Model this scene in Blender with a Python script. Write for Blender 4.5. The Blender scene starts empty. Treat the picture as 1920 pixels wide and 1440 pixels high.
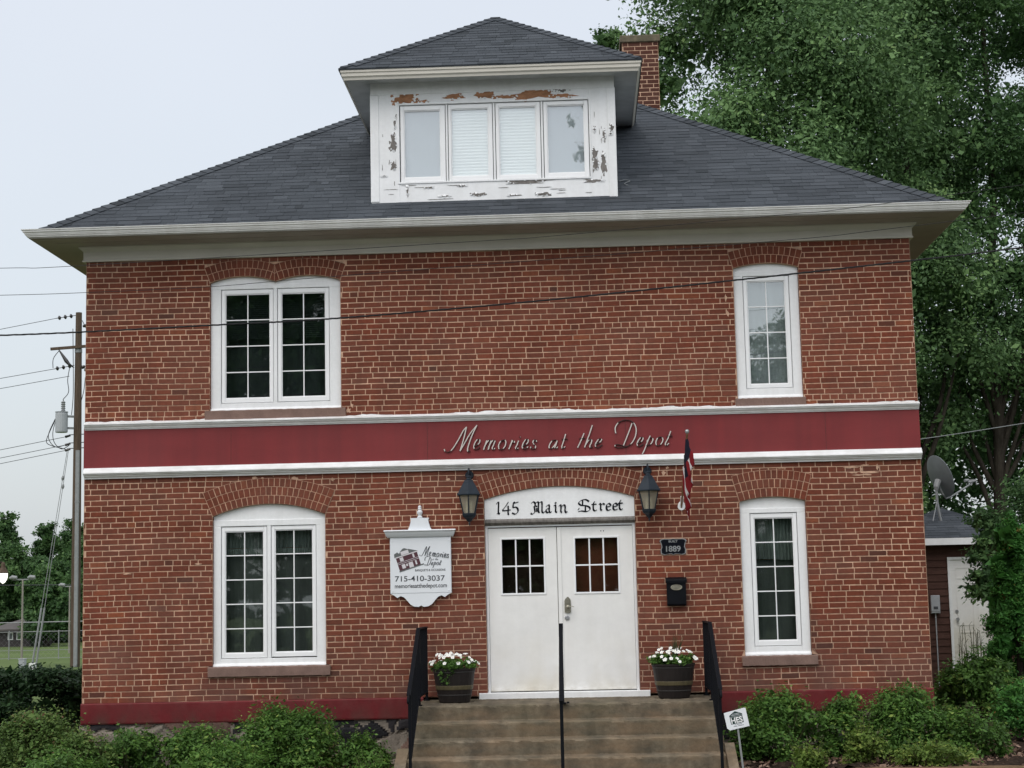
import bpy, math, random
import numpy as np
from mathutils import Vector, Matrix

# ------------------------------------------------------------------ camera, sky, sun, exposure
S = bpy.context.scene
COL = S.collection
rng = np.random.default_rng(7)
random.seed(7)
CAM = np.array([0.9939, -20.6179, 2.1259]); YAW, PITCH, ROLL = -0.0390, 0.1264, -0.0216
cam = bpy.data.cameras.new('camera')
cam.sensor_width = 36.0; cam.lens = 3153.23 / 1920 * 36.0; cam.clip_start = 0.1; cam.clip_end = 1500
co = bpy.data.objects.new('camera', cam); COL.objects.link(co); S.camera = co
cp, sp = math.cos(PITCH), math.sin(PITCH); cy, sy = math.cos(YAW), math.sin(YAW)
f = Vector((sy*cp, cy*cp, sp)); r = Vector((cy, -sy, 0)); u = r.cross(f)
r2 = math.cos(ROLL)*r + math.sin(ROLL)*u; u2 = -math.sin(ROLL)*r + math.cos(ROLL)*u
mw = Matrix.Identity(4)
for i in range(3): mw[i][0] = r2[i]; mw[i][1] = u2[i]; mw[i][2] = -f[i]; mw[i][3] = CAM[i]
co.matrix_world = mw

S.render.engine = 'CYCLES'
S.view_settings.view_transform = 'Standard'; S.view_settings.look = 'None'
S.view_settings.exposure = 0.0; S.view_settings.gamma = 1.0; S.view_settings.use_curve_mapping = False
S.cycles.max_bounces = 8; S.cycles.transparent_max_bounces = 24; S.cycles.diffuse_bounces = 3
S.cycles.glossy_bounces = 3; S.cycles.transmission_bounces = 4
S.cycles.use_denoising = True

SUN_EL, SUN_AZ = math.radians(52), math.radians(205)      # azimuth clockwise from +y
W = bpy.data.worlds.new('World'); S.world = W; W.use_nodes = True
nt = W.node_tree; nt.nodes.clear()
def N(nt, t, **k):
    n = nt.nodes.new(t)
    for a, b in k.items(): setattr(n, a, b)
    return n
out = N(nt, 'ShaderNodeOutputWorld')
skyt = N(nt, 'ShaderNodeTexSky', sky_type='NISHITA', sun_disc=False, sun_elevation=SUN_EL, sun_rotation=SUN_AZ,
         air_density=1.2, dust_density=4.0, ozone_density=1.0)
bg1 = N(nt, 'ShaderNodeBackground'); bg1.inputs[1].default_value = 0.05
nt.links.new(skyt.outputs[0], bg1.inputs[0])
tc = N(nt, 'ShaderNodeTexCoord'); sep = N(nt, 'ShaderNodeSeparateXYZ')
nt.links.new(tc.outputs['Generated'], sep.inputs[0])
ramp = N(nt, 'ShaderNodeValToRGB')                         # overcast: brighter towards the zenith
el = ramp.color_ramp.elements
el[0].position = 0.0; el[0].color = (0.535, 0.575, 0.605, 1)
el[1].position = 1.0; el[1].color = (1.02, 1.02, 1.03, 1)
for pz, c in ((0.06, (0.575, 0.61, 0.642, 1)), (0.25, (0.64, 0.665, 0.70, 1)), (0.40, (0.67, 0.688, 0.725, 1))):
    e = ramp.color_ramp.elements.new(pz); e.color = c
nt.links.new(sep.outputs[2], ramp.inputs[0])
# faint cloud mottling
nz = N(nt, 'ShaderNodeTexNoise'); nz.inputs['Scale'].default_value = 2.2; nz.inputs['Detail'].default_value = 4
nt.links.new(tc.outputs['Generated'], nz.inputs['Vector'])
mr = N(nt, 'ShaderNodeMapRange'); mr.inputs['To Min'].default_value = 0.90; mr.inputs['To Max'].default_value = 1.09
nt.links.new(nz.outputs[0], mr.inputs[0])
# the cloud deck glows round the hidden sun, over the street
vd = N(nt, 'ShaderNodeVectorMath', operation='DOT_PRODUCT'); vd.inputs[1].default_value = (-0.15, -0.90, 0.42)
nt.links.new(tc.outputs['Generated'], vd.inputs[0])
mr2 = N(nt, 'ShaderNodeMapRange'); mr2.inputs['From Min'].default_value = -0.1; mr2.inputs['From Max'].default_value = 1.0
mr2.inputs['To Min'].default_value = 1.0; mr2.inputs['To Max'].default_value = 1.55
nt.links.new(vd.outputs['Value'], mr2.inputs[0])
mm = N(nt, 'ShaderNodeMath', operation='MULTIPLY'); nt.links.new(mr.outputs[0], mm.inputs[0]); nt.links.new(mr2.outputs[0], mm.inputs[1])
bg2 = N(nt, 'ShaderNodeBackground'); nt.links.new(ramp.outputs[0], bg2.inputs[0]); nt.links.new(mm.outputs[0], bg2.inputs[1])
addn = N(nt, 'ShaderNodeAddShader'); nt.links.new(bg1.outputs[0], addn.inputs[0]); nt.links.new(bg2.outputs[0], addn.inputs[1])
nt.links.new(addn.outputs[0], out.inputs[0])

sl = bpy.data.lights.new('sun', 'SUN'); sl.energy = 0.7; sl.angle = math.radians(40); sl.color = (1.0, 0.97, 0.93)
so = bpy.data.objects.new('sun', sl); COL.objects.link(so)
dv = Vector((math.sin(SUN_AZ)*math.cos(SUN_EL), math.cos(SUN_AZ)*math.cos(SUN_EL), math.sin(SUN_EL)))
so.rotation_euler = dv.to_track_quat('Z', 'Y').to_euler(); so.location = dv*60

# ------------------------------------------------------------------ materials
def lin(c):
    return tuple(((x/255)/12.92 if x/255 <= 0.04045 else ((x/255+0.055)/1.055)**2.4) for x in c)
def mat(name, col, rough=0.6, spec=0.3, metal=0.0, noise=None, bump=None, ramp=None, noise2=None, emit=None, stretch=None, dirt=None):
    """col albedo; noise=(scale, amount); ramp=[(pos,col)..] over face attribute v; bump=(scale,strength)"""
    m = bpy.data.materials.new(name); m.use_nodes = True; t = m.node_tree; b = t.nodes['Principled BSDF']
    b.inputs['Roughness'].default_value = rough; b.inputs['Specular IOR Level'].default_value = spec; b.inputs['Metallic'].default_value = metal
    src = None
    if ramp:
        a = N(t, 'ShaderNodeAttribute', attribute_name='v'); rp = N(t, 'ShaderNodeValToRGB')
        e = rp.color_ramp.elements; e[0].position, e[0].color = ramp[0][0], (*ramp[0][1], 1); e[1].position, e[1].color = ramp[-1][0], (*ramp[-1][1], 1)
        for p_, c_ in ramp[1:-1]: q = e.new(p_); q.color = (*c_, 1)
        t.links.new(a.outputs['Fac'], rp.inputs[0]); src = rp.outputs[0]
    tcn = N(t, 'ShaderNodeTexCoord'); vec = tcn.outputs['Object']
    if stretch:
        mp = N(t, 'ShaderNodeMapping'); mp.inputs['Scale'].default_value = stretch; t.links.new(vec, mp.inputs[0]); vec = mp.outputs[0]
    for k, nn in enumerate((noise, noise2)):
        if not nn: continue
        z = N(t, 'ShaderNodeTexNoise'); z.inputs['Scale'].default_value = nn[0]; z.inputs['Detail'].default_value = 6; z.inputs['Roughness'].default_value = 0.6
        t.links.new(vec, z.inputs['Vector'])
        r_ = N(t, 'ShaderNodeMapRange'); r_.inputs['From Min'].default_value = 0.3; r_.inputs['From Max'].default_value = 0.7
        r_.inputs['To Min'].default_value = 1-nn[1]; r_.inputs['To Max'].default_value = 1+nn[1]*0.6
        t.links.new(z.outputs[0], r_.inputs[0])
        mx = N(t, 'ShaderNodeVectorMath', operation='SCALE')
        if src is None: mx.inputs[0].default_value = col
        else: t.links.new(src, mx.inputs[0])
        t.links.new(r_.outputs[0], mx.inputs['Scale']); src = mx.outputs[0]
    for d_ in (dirt or ()):                              # splashes and films: (colour, z where full, z where gone, amount, (noise scale x, z))
        if src is None:
            rg_ = N(t, 'ShaderNodeRGB'); rg_.outputs[0].default_value = (*col, 1); src = rg_.outputs[0]
        sp_ = N(t, 'ShaderNodeSeparateXYZ'); t.links.new(tcn.outputs['Object'], sp_.inputs[0])
        r_ = N(t, 'ShaderNodeMapRange'); r_.inputs['From Min'].default_value = d_[2]; r_.inputs['From Max'].default_value = d_[1]; t.links.new(sp_.outputs[2], r_.inputs[0])
        mp = N(t, 'ShaderNodeMapping'); mp.inputs['Scale'].default_value = (d_[4][0], 1, d_[4][1]); t.links.new(tcn.outputs['Object'], mp.inputs[0])
        z = N(t, 'ShaderNodeTexNoise'); z.inputs['Scale'].default_value = 1.0; z.inputs['Detail'].default_value = 6; t.links.new(mp.outputs[0], z.inputs['Vector'])
        r2_ = N(t, 'ShaderNodeMapRange'); r2_.inputs['From Min'].default_value = 0.38; r2_.inputs['From Max'].default_value = 0.66; r2_.inputs['To Max'].default_value = d_[3]; t.links.new(z.outputs[0], r2_.inputs[0])
        ml = N(t, 'ShaderNodeMath', operation='MULTIPLY'); t.links.new(r_.outputs[0], ml.inputs[0]); t.links.new(r2_.outputs[0], ml.inputs[1])
        mc = N(t, 'ShaderNodeMix', data_type='RGBA'); t.links.new(ml.outputs[0], mc.inputs[0]); t.links.new(src, mc.inputs[6]); mc.inputs[7].default_value = (*d_[0], 1); src = mc.outputs[2]
    if src is None: b.inputs['Base Color'].default_value = (*col, 1)
    else: t.links.new(src, b.inputs['Base Color'])
    if bump:
        z = N(t, 'ShaderNodeTexNoise'); z.inputs['Scale'].default_value = bump[0]; z.inputs['Detail'].default_value = 5
        t.links.new(vec, z.inputs['Vector'])
        bp = N(t, 'ShaderNodeBump'); bp.inputs['Strength'].default_value = bump[1]; bp.inputs['Distance'].default_value = 0.01
        t.links.new(z.outputs[0], bp.inputs['Height']); t.links.new(bp.outputs[0], b.inputs['Normal'])
    if emit:
        b.inputs['Emission Color'].default_value = (*emit[0], 1); b.inputs['Emission Strength'].default_value = emit[1]
    return m
def leafmat(name, ramp, rough=0.6, trans=0.32):
    m = mat(name, (0, 0, 0), rough=rough, spec=0.25, ramp=ramp); t = m.node_tree; b = t.nodes['Principled BSDF']
    o = t.nodes['Material Output']; tr = N(t, 'ShaderNodeBsdfTranslucent'); mx = N(t, 'ShaderNodeMixShader'); mx.inputs[0].default_value = trans
    src = b.inputs['Base Color'].links[0].from_socket
    t.links.new(src, tr.inputs[0]); t.links.new(b.outputs[0], mx.inputs[1]); t.links.new(tr.outputs[0], mx.inputs[2]); t.links.new(mx.outputs[0], o.inputs[0])
    return m
def glassmat(name, refl, tint):
    m = bpy.data.materials.new(name); m.use_nodes = True; t = m.node_tree; t.nodes.clear()
    o = N(t, 'ShaderNodeOutputMaterial'); tr = N(t, 'ShaderNodeBsdfTransparent'); tr.inputs[0].default_value = (*tint, 1)
    gl = N(t, 'ShaderNodeBsdfGlossy'); gl.inputs['Roughness'].default_value = 0.015; gl.inputs[0].default_value = (0.96, 0.98, 1, 1)
    tcn = N(t, 'ShaderNodeTexCoord'); z = N(t, 'ShaderNodeTexNoise'); z.inputs['Scale'].default_value = 1.6; t.links.new(tcn.outputs['Object'], z.inputs['Vector'])
    bp = N(t, 'ShaderNodeBump'); bp.inputs['Strength'].default_value = 0.05; bp.inputs['Distance'].default_value = 0.02
    t.links.new(z.outputs[0], bp.inputs['Height']); t.links.new(bp.outputs[0], gl.inputs['Normal'])
    mx = N(t, 'ShaderNodeMixShader'); mx.inputs[0].default_value = refl*.55; t.links.new(tr.outputs[0], mx.inputs[1]); t.links.new(gl.outputs[0], mx.inputs[2])
    t.links.new(mx.outputs[0], o.inputs[0]); return m

def milkglass(name, col, k):
    m = mat(name, col, 0.25, 0.5); t = m.node_tree; b = t.nodes['Principled BSDF']; o = t.nodes['Material Output']
    tr = N(t, 'ShaderNodeBsdfTransparent'); tr.inputs[0].default_value = (0.8, 0.78, 0.7, 1); mx = N(t, 'ShaderNodeMixShader'); mx.inputs[0].default_value = k
    t.links.new(tr.outputs[0], mx.inputs[1]); t.links.new(b.outputs[0], mx.inputs[2]); t.links.new(mx.outputs[0], o.inputs[0]); return m

BR = [(0.0, (0.077, 0.031, 0.023)), (0.12, (0.137, 0.041, 0.024)), (0.5, (0.187, 0.050, 0.028)), (0.85, (0.218, 0.060, 0.032)), (0.95, (0.269, 0.081, 0.038)), (1.0, (0.159, 0.064, 0.046))]
MT = dict(
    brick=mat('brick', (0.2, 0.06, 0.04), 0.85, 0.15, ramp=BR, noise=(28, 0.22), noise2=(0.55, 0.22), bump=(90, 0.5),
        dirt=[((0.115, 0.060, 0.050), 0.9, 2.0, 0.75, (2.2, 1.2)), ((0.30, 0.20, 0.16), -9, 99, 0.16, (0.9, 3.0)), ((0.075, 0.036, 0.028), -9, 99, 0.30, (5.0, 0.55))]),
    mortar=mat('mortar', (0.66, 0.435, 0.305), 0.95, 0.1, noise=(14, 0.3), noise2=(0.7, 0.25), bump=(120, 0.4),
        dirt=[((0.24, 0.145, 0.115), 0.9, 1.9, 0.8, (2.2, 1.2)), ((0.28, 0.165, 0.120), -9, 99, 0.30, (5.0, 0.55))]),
    redpaint=mat('maroon_paint', (0.200, 0.026, 0.028), 0.55, 0.3, noise=(1.3, 0.10), noise2=(30, 0.05), bump=(40, 0.08), stretch=(1, 1, 3), dirt=[((0.10, 0.020, 0.022), -9, 99, 0.35, (7.0, 0.35)), ((0.25, 0.06, 0.06), -9, 99, 0.22, (0.8, 0.8))]),
    basered_dim=mat('maroon_paint_dimmed', (0.140, 0.016, 0.019), 0.6, 0.2, noise=(1.7, 0.18), noise2=(22, 0.10), bump=(20, 0.25), dirt=[((0.075, 0.045, 0.035), .68, .92, 0.8, (5, 3)), ((0.16, 0.055, 0.05), 1.0, .80, 0.5, (9, 4))]),  # same maroon paint, its colour deepened for the weaker light low down
    white=mat('white_trim_paint', (0.84, 0.855, 0.86), 0.5, 0.3, noise=(1.8, 0.06), noise2=(25, 0.04), bump=(60, 0.10), dirt=[((0.52, 0.51, 0.48), -9, 99, 0.16, (9, 0.8))]),
    vinyl=mat('white_vinyl', (0.86, 0.87, 0.875), 0.35, 0.4, noise=(3, 0.03)),
    cream=mat('cream_trim_paint', (0.60, 0.575, 0.51), 0.6, 0.3, noise=(2.2, 0.07), bump=(50, 0.08)),
    soffit=mat('soffit_paint', (0.34, 0.31, 0.27), 0.7, 0.2, noise=(2.5, 0.12)),
    flash=mat('white_flashing', (0.84, 0.85, 0.855), 0.45, 0.3, noise=(4, 0.06), dirt=[((0.46, 0.44, 0.40), -9, 99, 0.35, (6, 12)), ((0.55, 0.54, 0.50), -9, 99, 0.25, (1.2, 2))]),
    gutter=mat('white_gutter_metal', (0.85, 0.85, 0.83), 0.35, 0.5, noise=(2.0, 0.08), noise2=(14, 0.06), dirt=[((0.45, 0.43, 0.38), -9, 99, 0.30, (5, 2))]),
    shingle=mat('asphalt_shingle', (0.04, 0.043, 0.05), 0.95, 0.15, ramp=[(0, (0.037, 0.043, 0.049)), (0.5, (0.062, 0.071, 0.082)), (1, (0.090, 0.101, 0.115))], noise=(160, 0.35), noise2=(0.9, 0.18), bump=(220, 0.5)),
    sill=mat('brown_sandstone', (0.215, 0.142, 0.118), 0.9, 0.15, noise=(6, 0.2), noise2=(70, 0.12), bump=(70, 0.4)),
    door=mat('door_paint', (0.82, 0.82, 0.80), 0.45, 0.3, noise=(0.9, 0.06), noise2=(8, 0.04), bump=(30, 0.08), dirt=[((0.56, 0.50, 0.36), .95, 1.75, 0.75, (1.6, 1.2)), ((0.40, 0.37, 0.30), .98, 1.14, 0.7, (7, 9)), ((0.60, 0.59, 0.55), -9, 99, 0.14, (8, 0.7))]),
    concrete=mat('weathered_concrete', (0.205, 0.171, 0.124), 0.95, 0.1, noise=(2.3, 0.40), noise2=(13, 0.35), bump=(35, 0.6), dirt=[((0.075, 0.066, 0.052), -9, 99, 0.75, (6, 2.2)), ((0.27, 0.185, 0.115), .80, .93, 0.55, (2.5, 8)), ((0.10, 0.095, 0.06), .9, .1, 0.5, (1.5, 1.5))]),
    iron=mat('black_painted_iron', (0.0055, 0.0065, 0.009), 0.6, 0.10, noise=(9, 0.25)),
    lampmetal=mat('dark_blue_grey_metal', (0.012, 0.021, 0.032), 0.4, 0.35, noise=(12, 0.3)),
    lampglass=milkglass('lantern_glass', (0.46, 0.43, 0.34), 0.45),
    candle=mat('candle_tube', (0.72, 0.69, 0.58), 0.5),
    glass=glassmat('window_glass', 0.11, (0.80, 0.83, 0.81)),
    glassup=glassmat('coated_window_glass', 0.26, (0.93, 0.95, 0.95)),
    glassdark=glassmat('upper_window_glass', 0.22, (0.66, 0.70, 0.70)),
    plainblind=mat('pale_grey_shade', (0.46, 0.485, 0.515), 0.9, 0.1),
    blind=mat('white_blind', (0.90, 0.91, 0.90), 0.8, 0.1),
    greyblind=mat('grey_sheer_curtain', (0.30, 0.335, 0.335), 0.9, 0.1, noise=(3, 0.2), stretch=(14, 1, 1)),
    drape=mat('dark_curtain', (0.120, 0.132, 0.130), 0.95, 0.05, noise=(1.2, 0.25), stretch=(4, 1, 1)),
    valance=mat('grey_valance', (0.23, 0.26, 0.255), 0.95, 0.05, noise=(4, 0.3), stretch=(10, 1, 2)),
    darkblind=mat('dark_slat_blind', (0.13, 0.145, 0.145), 0.8, 0.1),
    brown=mat('red_brown_interior_panel', (0.17, 0.050, 0.026), 0.7, 0.2, noise=(2, 0.4)),
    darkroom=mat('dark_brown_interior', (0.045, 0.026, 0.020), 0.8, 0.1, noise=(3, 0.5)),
    bare=mat('bare_brown_wood', (0.40, 0.205, 0.115), 0.9, 0.1, noise=(9, 0.35), noise2=(60, 0.2), stretch=(1, 1, 3)),
    greywood=mat('bare_grey_wood', (0.215, 0.20, 0.185), 0.9, 0.1, noise=(9, 0.4), noise2=(60, 0.25), stretch=(3, 1, 1)),
    letterw=mat('sky_sheen_letter_face', (0.58, 0.54, 0.50), 0.3, 0.5),  # pale tone puts the sky's reflection on the metal letters into the colour
    letterd=mat('bronze_letter_edge', (0.030, 0.020, 0.016), 0.5, 0.4),
    ink=mat('black_lettering_paint', (0.006, 0.007, 0.011), 0.8, 0.06),
    greyink=mat('grey_lettering_paint', (0.055, 0.060, 0.068), 0.6),
    lightink=mat('pale_grey_lettering_paint', (0.19, 0.20, 0.22), 0.5),
    signw=mat('white_sign_board', (0.74, 0.77, 0.80), 0.4, 0.3, noise=(5, 0.03)),
    logo1=mat('printed_maroon', (0.085, 0.034, 0.044), 0.5), logo2=mat('printed_grey', (0.12, 0.13, 0.13), 0.5), logo3=mat('printed_light', (0.62, 0.60, 0.62), 0.5),
    brass=mat('aged_brass', (0.30, 0.285, 0.225), 0.35, 0.5, metal=0.6, noise=(30, 0.3)),
    steel=mat('dull_steel', (0.36, 0.37, 0.38), 0.4, 0.5, metal=0.5, noise=(12, 0.2)),
    galv=mat('galvanised_grey', (0.24, 0.25, 0.255), 0.5, 0.4, noise=(8, 0.15)),
    pot=mat('dark_barrel_wood', (0.019, 0.015, 0.014), 0.55, 0.25, noise=(7, 0.3), stretch=(3, 3, 0.6)),
    hoop=mat('dark_hoop_metal', (0.045, 0.043, 0.042), 0.5, 0.3),
    band=mat('olive_gold_band', (0.095, 0.078, 0.040), 0.5, 0.4, noise=(20, 0.3)),
    soil=mat('potting_soil', (0.03, 0.022, 0.016), 0.95),
    petal=mat('white_petal', (0.82, 0.83, 0.80), 0.6), petalred=mat('red_petal', (0.30, 0.01, 0.012), 0.6), petaly=mat('yellow_flower_centre', (0.6, 0.45, 0.06), 0.6),
    flagblue=mat('navy_cloth', (0.006, 0.007, 0.018), 0.9), flagred=mat('red_cloth', (0.19, 0.009, 0.014), 0.9), flagwhite=mat('white_cloth', (0.62, 0.58, 0.58), 0.9),
    polewood=mat('flag_pole_wood', (0.22, 0.12, 0.06), 0.5),
    timber=mat('weathered_pole_timber', (0.105, 0.078, 0.058), 0.95, 0.1, noise=(3, 0.35), noise2=(18, 0.25), stretch=(6, 6, 0.5)),
    wire=mat('black_cable', (0.014, 0.015, 0.016), 0.6), thinwire=mat('grey_wire', (0.05, 0.055, 0.06), 0.6), palewire=mat('pale_wire', (0.20, 0.215, 0.22), 0.5),
    porcelain=mat('dark_insulator', (0.030, 0.028, 0.030), 0.3, 0.5),
    cangrey=mat('transformer_grey_paint', (0.36, 0.38, 0.40), 0.4, 0.4, noise=(5, 0.1)),
    bark=mat('grey_brown_bark', (0.050, 0.042, 0.034), 0.95, 0.1, noise=(4, 0.5), noise2=(22, 0.3), bump=(14, 0.9), stretch=(2, 2, 0.4)),
    grass=mat('mown_grass', (0.095, 0.135, 0.045), 0.95, 0.1, noise=(0.25, 0.25), noise2=(3.0, 0.2)),
    asphalt=mat('asphalt', (0.055, 0.055, 0.057), 0.9, 0.2, noise=(1.5, 0.2), noise2=(60, 0.25), bump=(80, 0.4)),
    walk=mat('pavement_concrete', (0.27, 0.25, 0.22), 0.9, 0.15, noise=(1.6, 0.2), noise2=(30, 0.15), bump=(60, 0.3)),
    edging=mat('brown_edging', (0.16, 0.105, 0.062), 0.9, 0.1, noise=(7, 0.3), noise2=(40, 0.2), bump=(40, 0.4)),
    mulch=mat('dark_mulch', (0.035, 0.024, 0.018), 0.98, 0.05, noise=(9, 0.5), noise2=(45, 0.5), bump=(30, 1.0)),
    litter=mat('dead_leaves', (0.2, 0.12, 0.08), 0.9, ramp=[(0, (0.05, 0.03, 0.02)), (0.6, (0.13, 0.075, 0.05)), (1, (0.30, 0.21, 0.16))]),
    siding=mat('red_brown_siding', (0.082, 0.043, 0.034), 0.85, 0.15, noise=(5, 0.25), noise2=(40, 0.15), stretch=(0.5, 1, 3)),
    farwall=mat('far_house_siding', (0.055, 0.048, 0.05), 0.9), farroof=mat('far_house_roof', (0.095, 0.088, 0.085), 0.9, noise=(1.0, 0.2)),
    dish=mat('grey_dish_paint', (0.17, 0.19, 0.20), 0.5, 0.3, noise=(5, 0.1)),
    lit=mat('lit_lamp_bulb', (0.9, 0.9, 0.85), 0.3, emit=((1.0, 0.98, 0.92), 1.5)),
    stone=mat('rubble_stone', (0.2, 0.15, 0.13), 0.95, 0.1, ramp=[(0, (0.022, 0.022, 0.024)), (0.28, (0.040, 0.037, 0.040)), (0.30, (0.094, 0.061, 0.050)), (0.6, (0.173, 0.112, 0.090)), (0.62, (0.187, 0.158, 0.137)), (0.85, (0.238, 0.202, 0.173)), (0.87, (0.20, 0.175, 0.145)), (1, (0.25, 0.215, 0.18))], noise=(14, 0.35), noise2=(60, 0.2), bump=(30, 0.8)),
    leaf_tree=leafmat('tree_leaves', [(0, (0.074, 0.142, 0.061)), (0.5, (0.133, 0.233, 0.091)), (0.9, (0.202, 0.341, 0.122)), (1, (0.288, 0.421, 0.165))]),
    leaf_dark=leafmat('dark_tree_leaves', [(0, (0.037, 0.084, 0.032)), (0.5, (0.076, 0.156, 0.053)), (1, (0.130, 0.240, 0.076))]),
    leaf_far=leafmat('far_tree_leaves', [(0, (0.033, 0.075, 0.027)), (0.5, (0.060, 0.128, 0.039)), (1, (0.112, 0.203, 0.063))]),
    leaf_shrub=leafmat('shrub_leaves', [(0, (0.042, 0.091, 0.020)), (0.45, (0.078, 0.171, 0.032)), (0.88, (0.129, 0.251, 0.046)), (1, (0.249, 0.339, 0.075))]),
    leaf_lime=leafmat('lime_shrub_leaves', [(0, (0.066, 0.114, 0.022)), (0.5, (0.126, 0.204, 0.036)), (1, (0.240, 0.288, 0.066))]),
    leaf_hedge=leafmat('hedge_leaves', [(0, (0.010, 0.026, 0.010)), (0.5, (0.021, 0.052, 0.018)), (1, (0.039, 0.091, 0.029))]),
    leaf_arb=leafmat('arborvitae_foliage', [(0, (0.038, 0.122, 0.031)), (0.5, (0.074, 0.232, 0.046)), (0.97, (0.130, 0.344, 0.066)), (1, (0.310, 0.181, 0.051))]),
    leaf_red=leafmat('reddish_shrub_leaves', [(0, (0.060, 0.106, 0.026)), (0.5, (0.114, 0.200, 0.048)), (0.9, (0.174, 0.237, 0.066)), (1, (0.192, 0.106, 0.060))]),
    stem=mat('plant_stem', (0.075, 0.075, 0.035), 0.9),
    spike=mat('spike_leaf', (0.060, 0.062, 0.024), 0.6),
    greensign=mat('dark_green_print', (0.010, 0.035, 0.030), 0.5),
)

# ------------------------------------------------------------------ mesh helpers
class MB:
    def __init__(s): s.v = []; s.f = []; s.a = []; s.m = []
    def add(s, vs, fs, a=0.5, m=0):
        n = len(s.v); s.v.extend([tuple(map(float, q)) for q in vs])
        for q in fs: s.f.append(tuple(n+i for i in q)); s.a.append(a); s.m.append(m)
        return s
    def box(s, x0, x1, y0, y1, z0, z1, a=0.5, m=0):
        return s.add([(x0, y0, z0), (x1, y0, z0), (x1, y1, z0), (x0, y1, z0), (x0, y0, z1), (x1, y0, z1), (x1, y1, z1), (x0, y1, z1)],
              [(0, 3, 2, 1), (4, 5, 6, 7), (0, 1, 5, 4), (1, 2, 6, 5), (2, 3, 7, 6), (3, 0, 4, 7)], a, m)
    def cbox(s, x0, x1, y0, y1, z0, z1, c=0.006, a=0.5, m=0):
        """box whose front (-y) edges are chamfered"""
        p = [(x0, z0), (x1, z0), (x1, z1), (x0, z1)]; q = [(x0+c, z0+c), (x1-c, z0+c), (x1-c, z1-c), (x0+c, z1-c)]
        vs = [(x, y1, z) for x, z in p]+[(x, y0+c, z) for x, z in p]+[(x, y0, z) for x, z in q]
        fs = [(3, 2, 1, 0), (8, 9, 10, 11)]
        for i in range(4):
            j = (i+1) % 4; fs += [(i, j, 4+j, 4+i), (4+i, 4+j, 8+j, 8+i)]
        return s.add(vs, fs, a, m)
    def prism(s, pts, y0, y1, a=0.5, m=0, msid=None):
        """polygon in x,z (counter-clockwise seen from -y) pushed from y0 (front) to y1"""
        n = len(pts); vs = [(x, y0, z) for x, z in pts]+[(x, y1, z) for x, z in pts]
        s.add(vs, [tuple(range(n)), tuple(range(2*n-1, n-1, -1))], a, m)
        k = len(s.v)-2*n
        for i in range(n):
            j = (i+1) % n; s.f.append((k+i, k+n+i, k+n+j, k+j)); s.a.append(a); s.m.append(m if msid is None else msid)
        return s
    def tube(s, pts, rad, n=8, a=0.5, m=0, caps=True):
        pts = [Vector(p) for p in pts]; k0 = len(s.v); L = len(pts)
        rads = rad if hasattr(rad, '__len__') else [rad]*L
        up = Vector((0, 0, 1)); prev = None
        for i, p in enumerate(pts):
            t = (pts[min(i+1, L-1)]-pts[max(i-1, 0)]); t = t.normalized() if t.length > 1e-9 else Vector((0, 0, 1))
            if prev is None:
                a1 = t.cross(up) if abs(t.dot(up)) < 0.95 else t.cross(Vector((1, 0, 0)))
            else: a1 = prev-t*prev.dot(t)
            a1.normalize(); prev = a1; b1 = t.cross(a1)
            for j in range(n):
                an = 2*math.pi*j/n; q = p+(a1*math.cos(an)+b1*math.sin(an))*rads[i]; s.v.append(tuple(q))
        for i in range(L-1):
            for j in range(n):
                j2 = (j+1) % n; s.f.append((k0+i*n+j, k0+i*n+j2, k0+(i+1)*n+j2, k0+(i+1)*n+j)); s.a.append(a); s.m.append(m)
        if caps:
            s.f.append(tuple(k0+j for j in range(n-1, -1, -1))); s.f.append(tuple(k0+(L-1)*n+j for j in range(n))); s.a += [a, a]; s.m += [m, m]
        return s
    def lathe(s, prof, c, n=24, a=0.5, m=0, rot=0.0):
        """prof: (r,z) from bottom to top round the vertical through c"""
        k0 = len(s.v)
        for rr, z in prof:
            for j in range(n):
                an = rot+2*math.pi*j/n; s.v.append((c[0]+rr*math.cos(an), c[1]+rr*math.sin(an), c[2]+z))
        for i in range(len(prof)-1):
            for j in range(n):
                j2 = (j+1) % n; s.f.append((k0+i*n+j, k0+i*n+j2, k0+(i+1)*n+j2, k0+(i+1)*n+j)); s.a.append(a); s.m.append(m)
        s.f.append(tuple(k0+j for j in range(n-1, -1, -1))); s.f.append(tuple(k0+(len(prof)-1)*n+j for j in range(n))); s.a += [a, a]; s.m += [m, m]
        return s
    def beam(s, p0, p1, w, h, a=0.5, m=0):
        """bar of rectangular section: w sideways, h upright"""
        p0, p1 = Vector(p0), Vector(p1); t = (p1-p0).normalized(); up = Vector((0, 0, 1))
        sd = t.cross(up) if abs(t.z) < 0.98 else Vector((1, 0, 0)); sd.normalize(); uu = sd.cross(t)
        vs = []
        for p in (p0, p1):
            for i, j in ((-1, -1), (1, -1), (1, 1), (-1, 1)): vs.append(p+sd*(i*w/2)+uu*(j*h/2))
        return s.add(vs, [(0, 3, 2, 1), (4, 5, 6, 7), (0, 1, 5, 4), (1, 2, 6, 5), (2, 3, 7, 6), (3, 0, 4, 7)], a, m)

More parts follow.
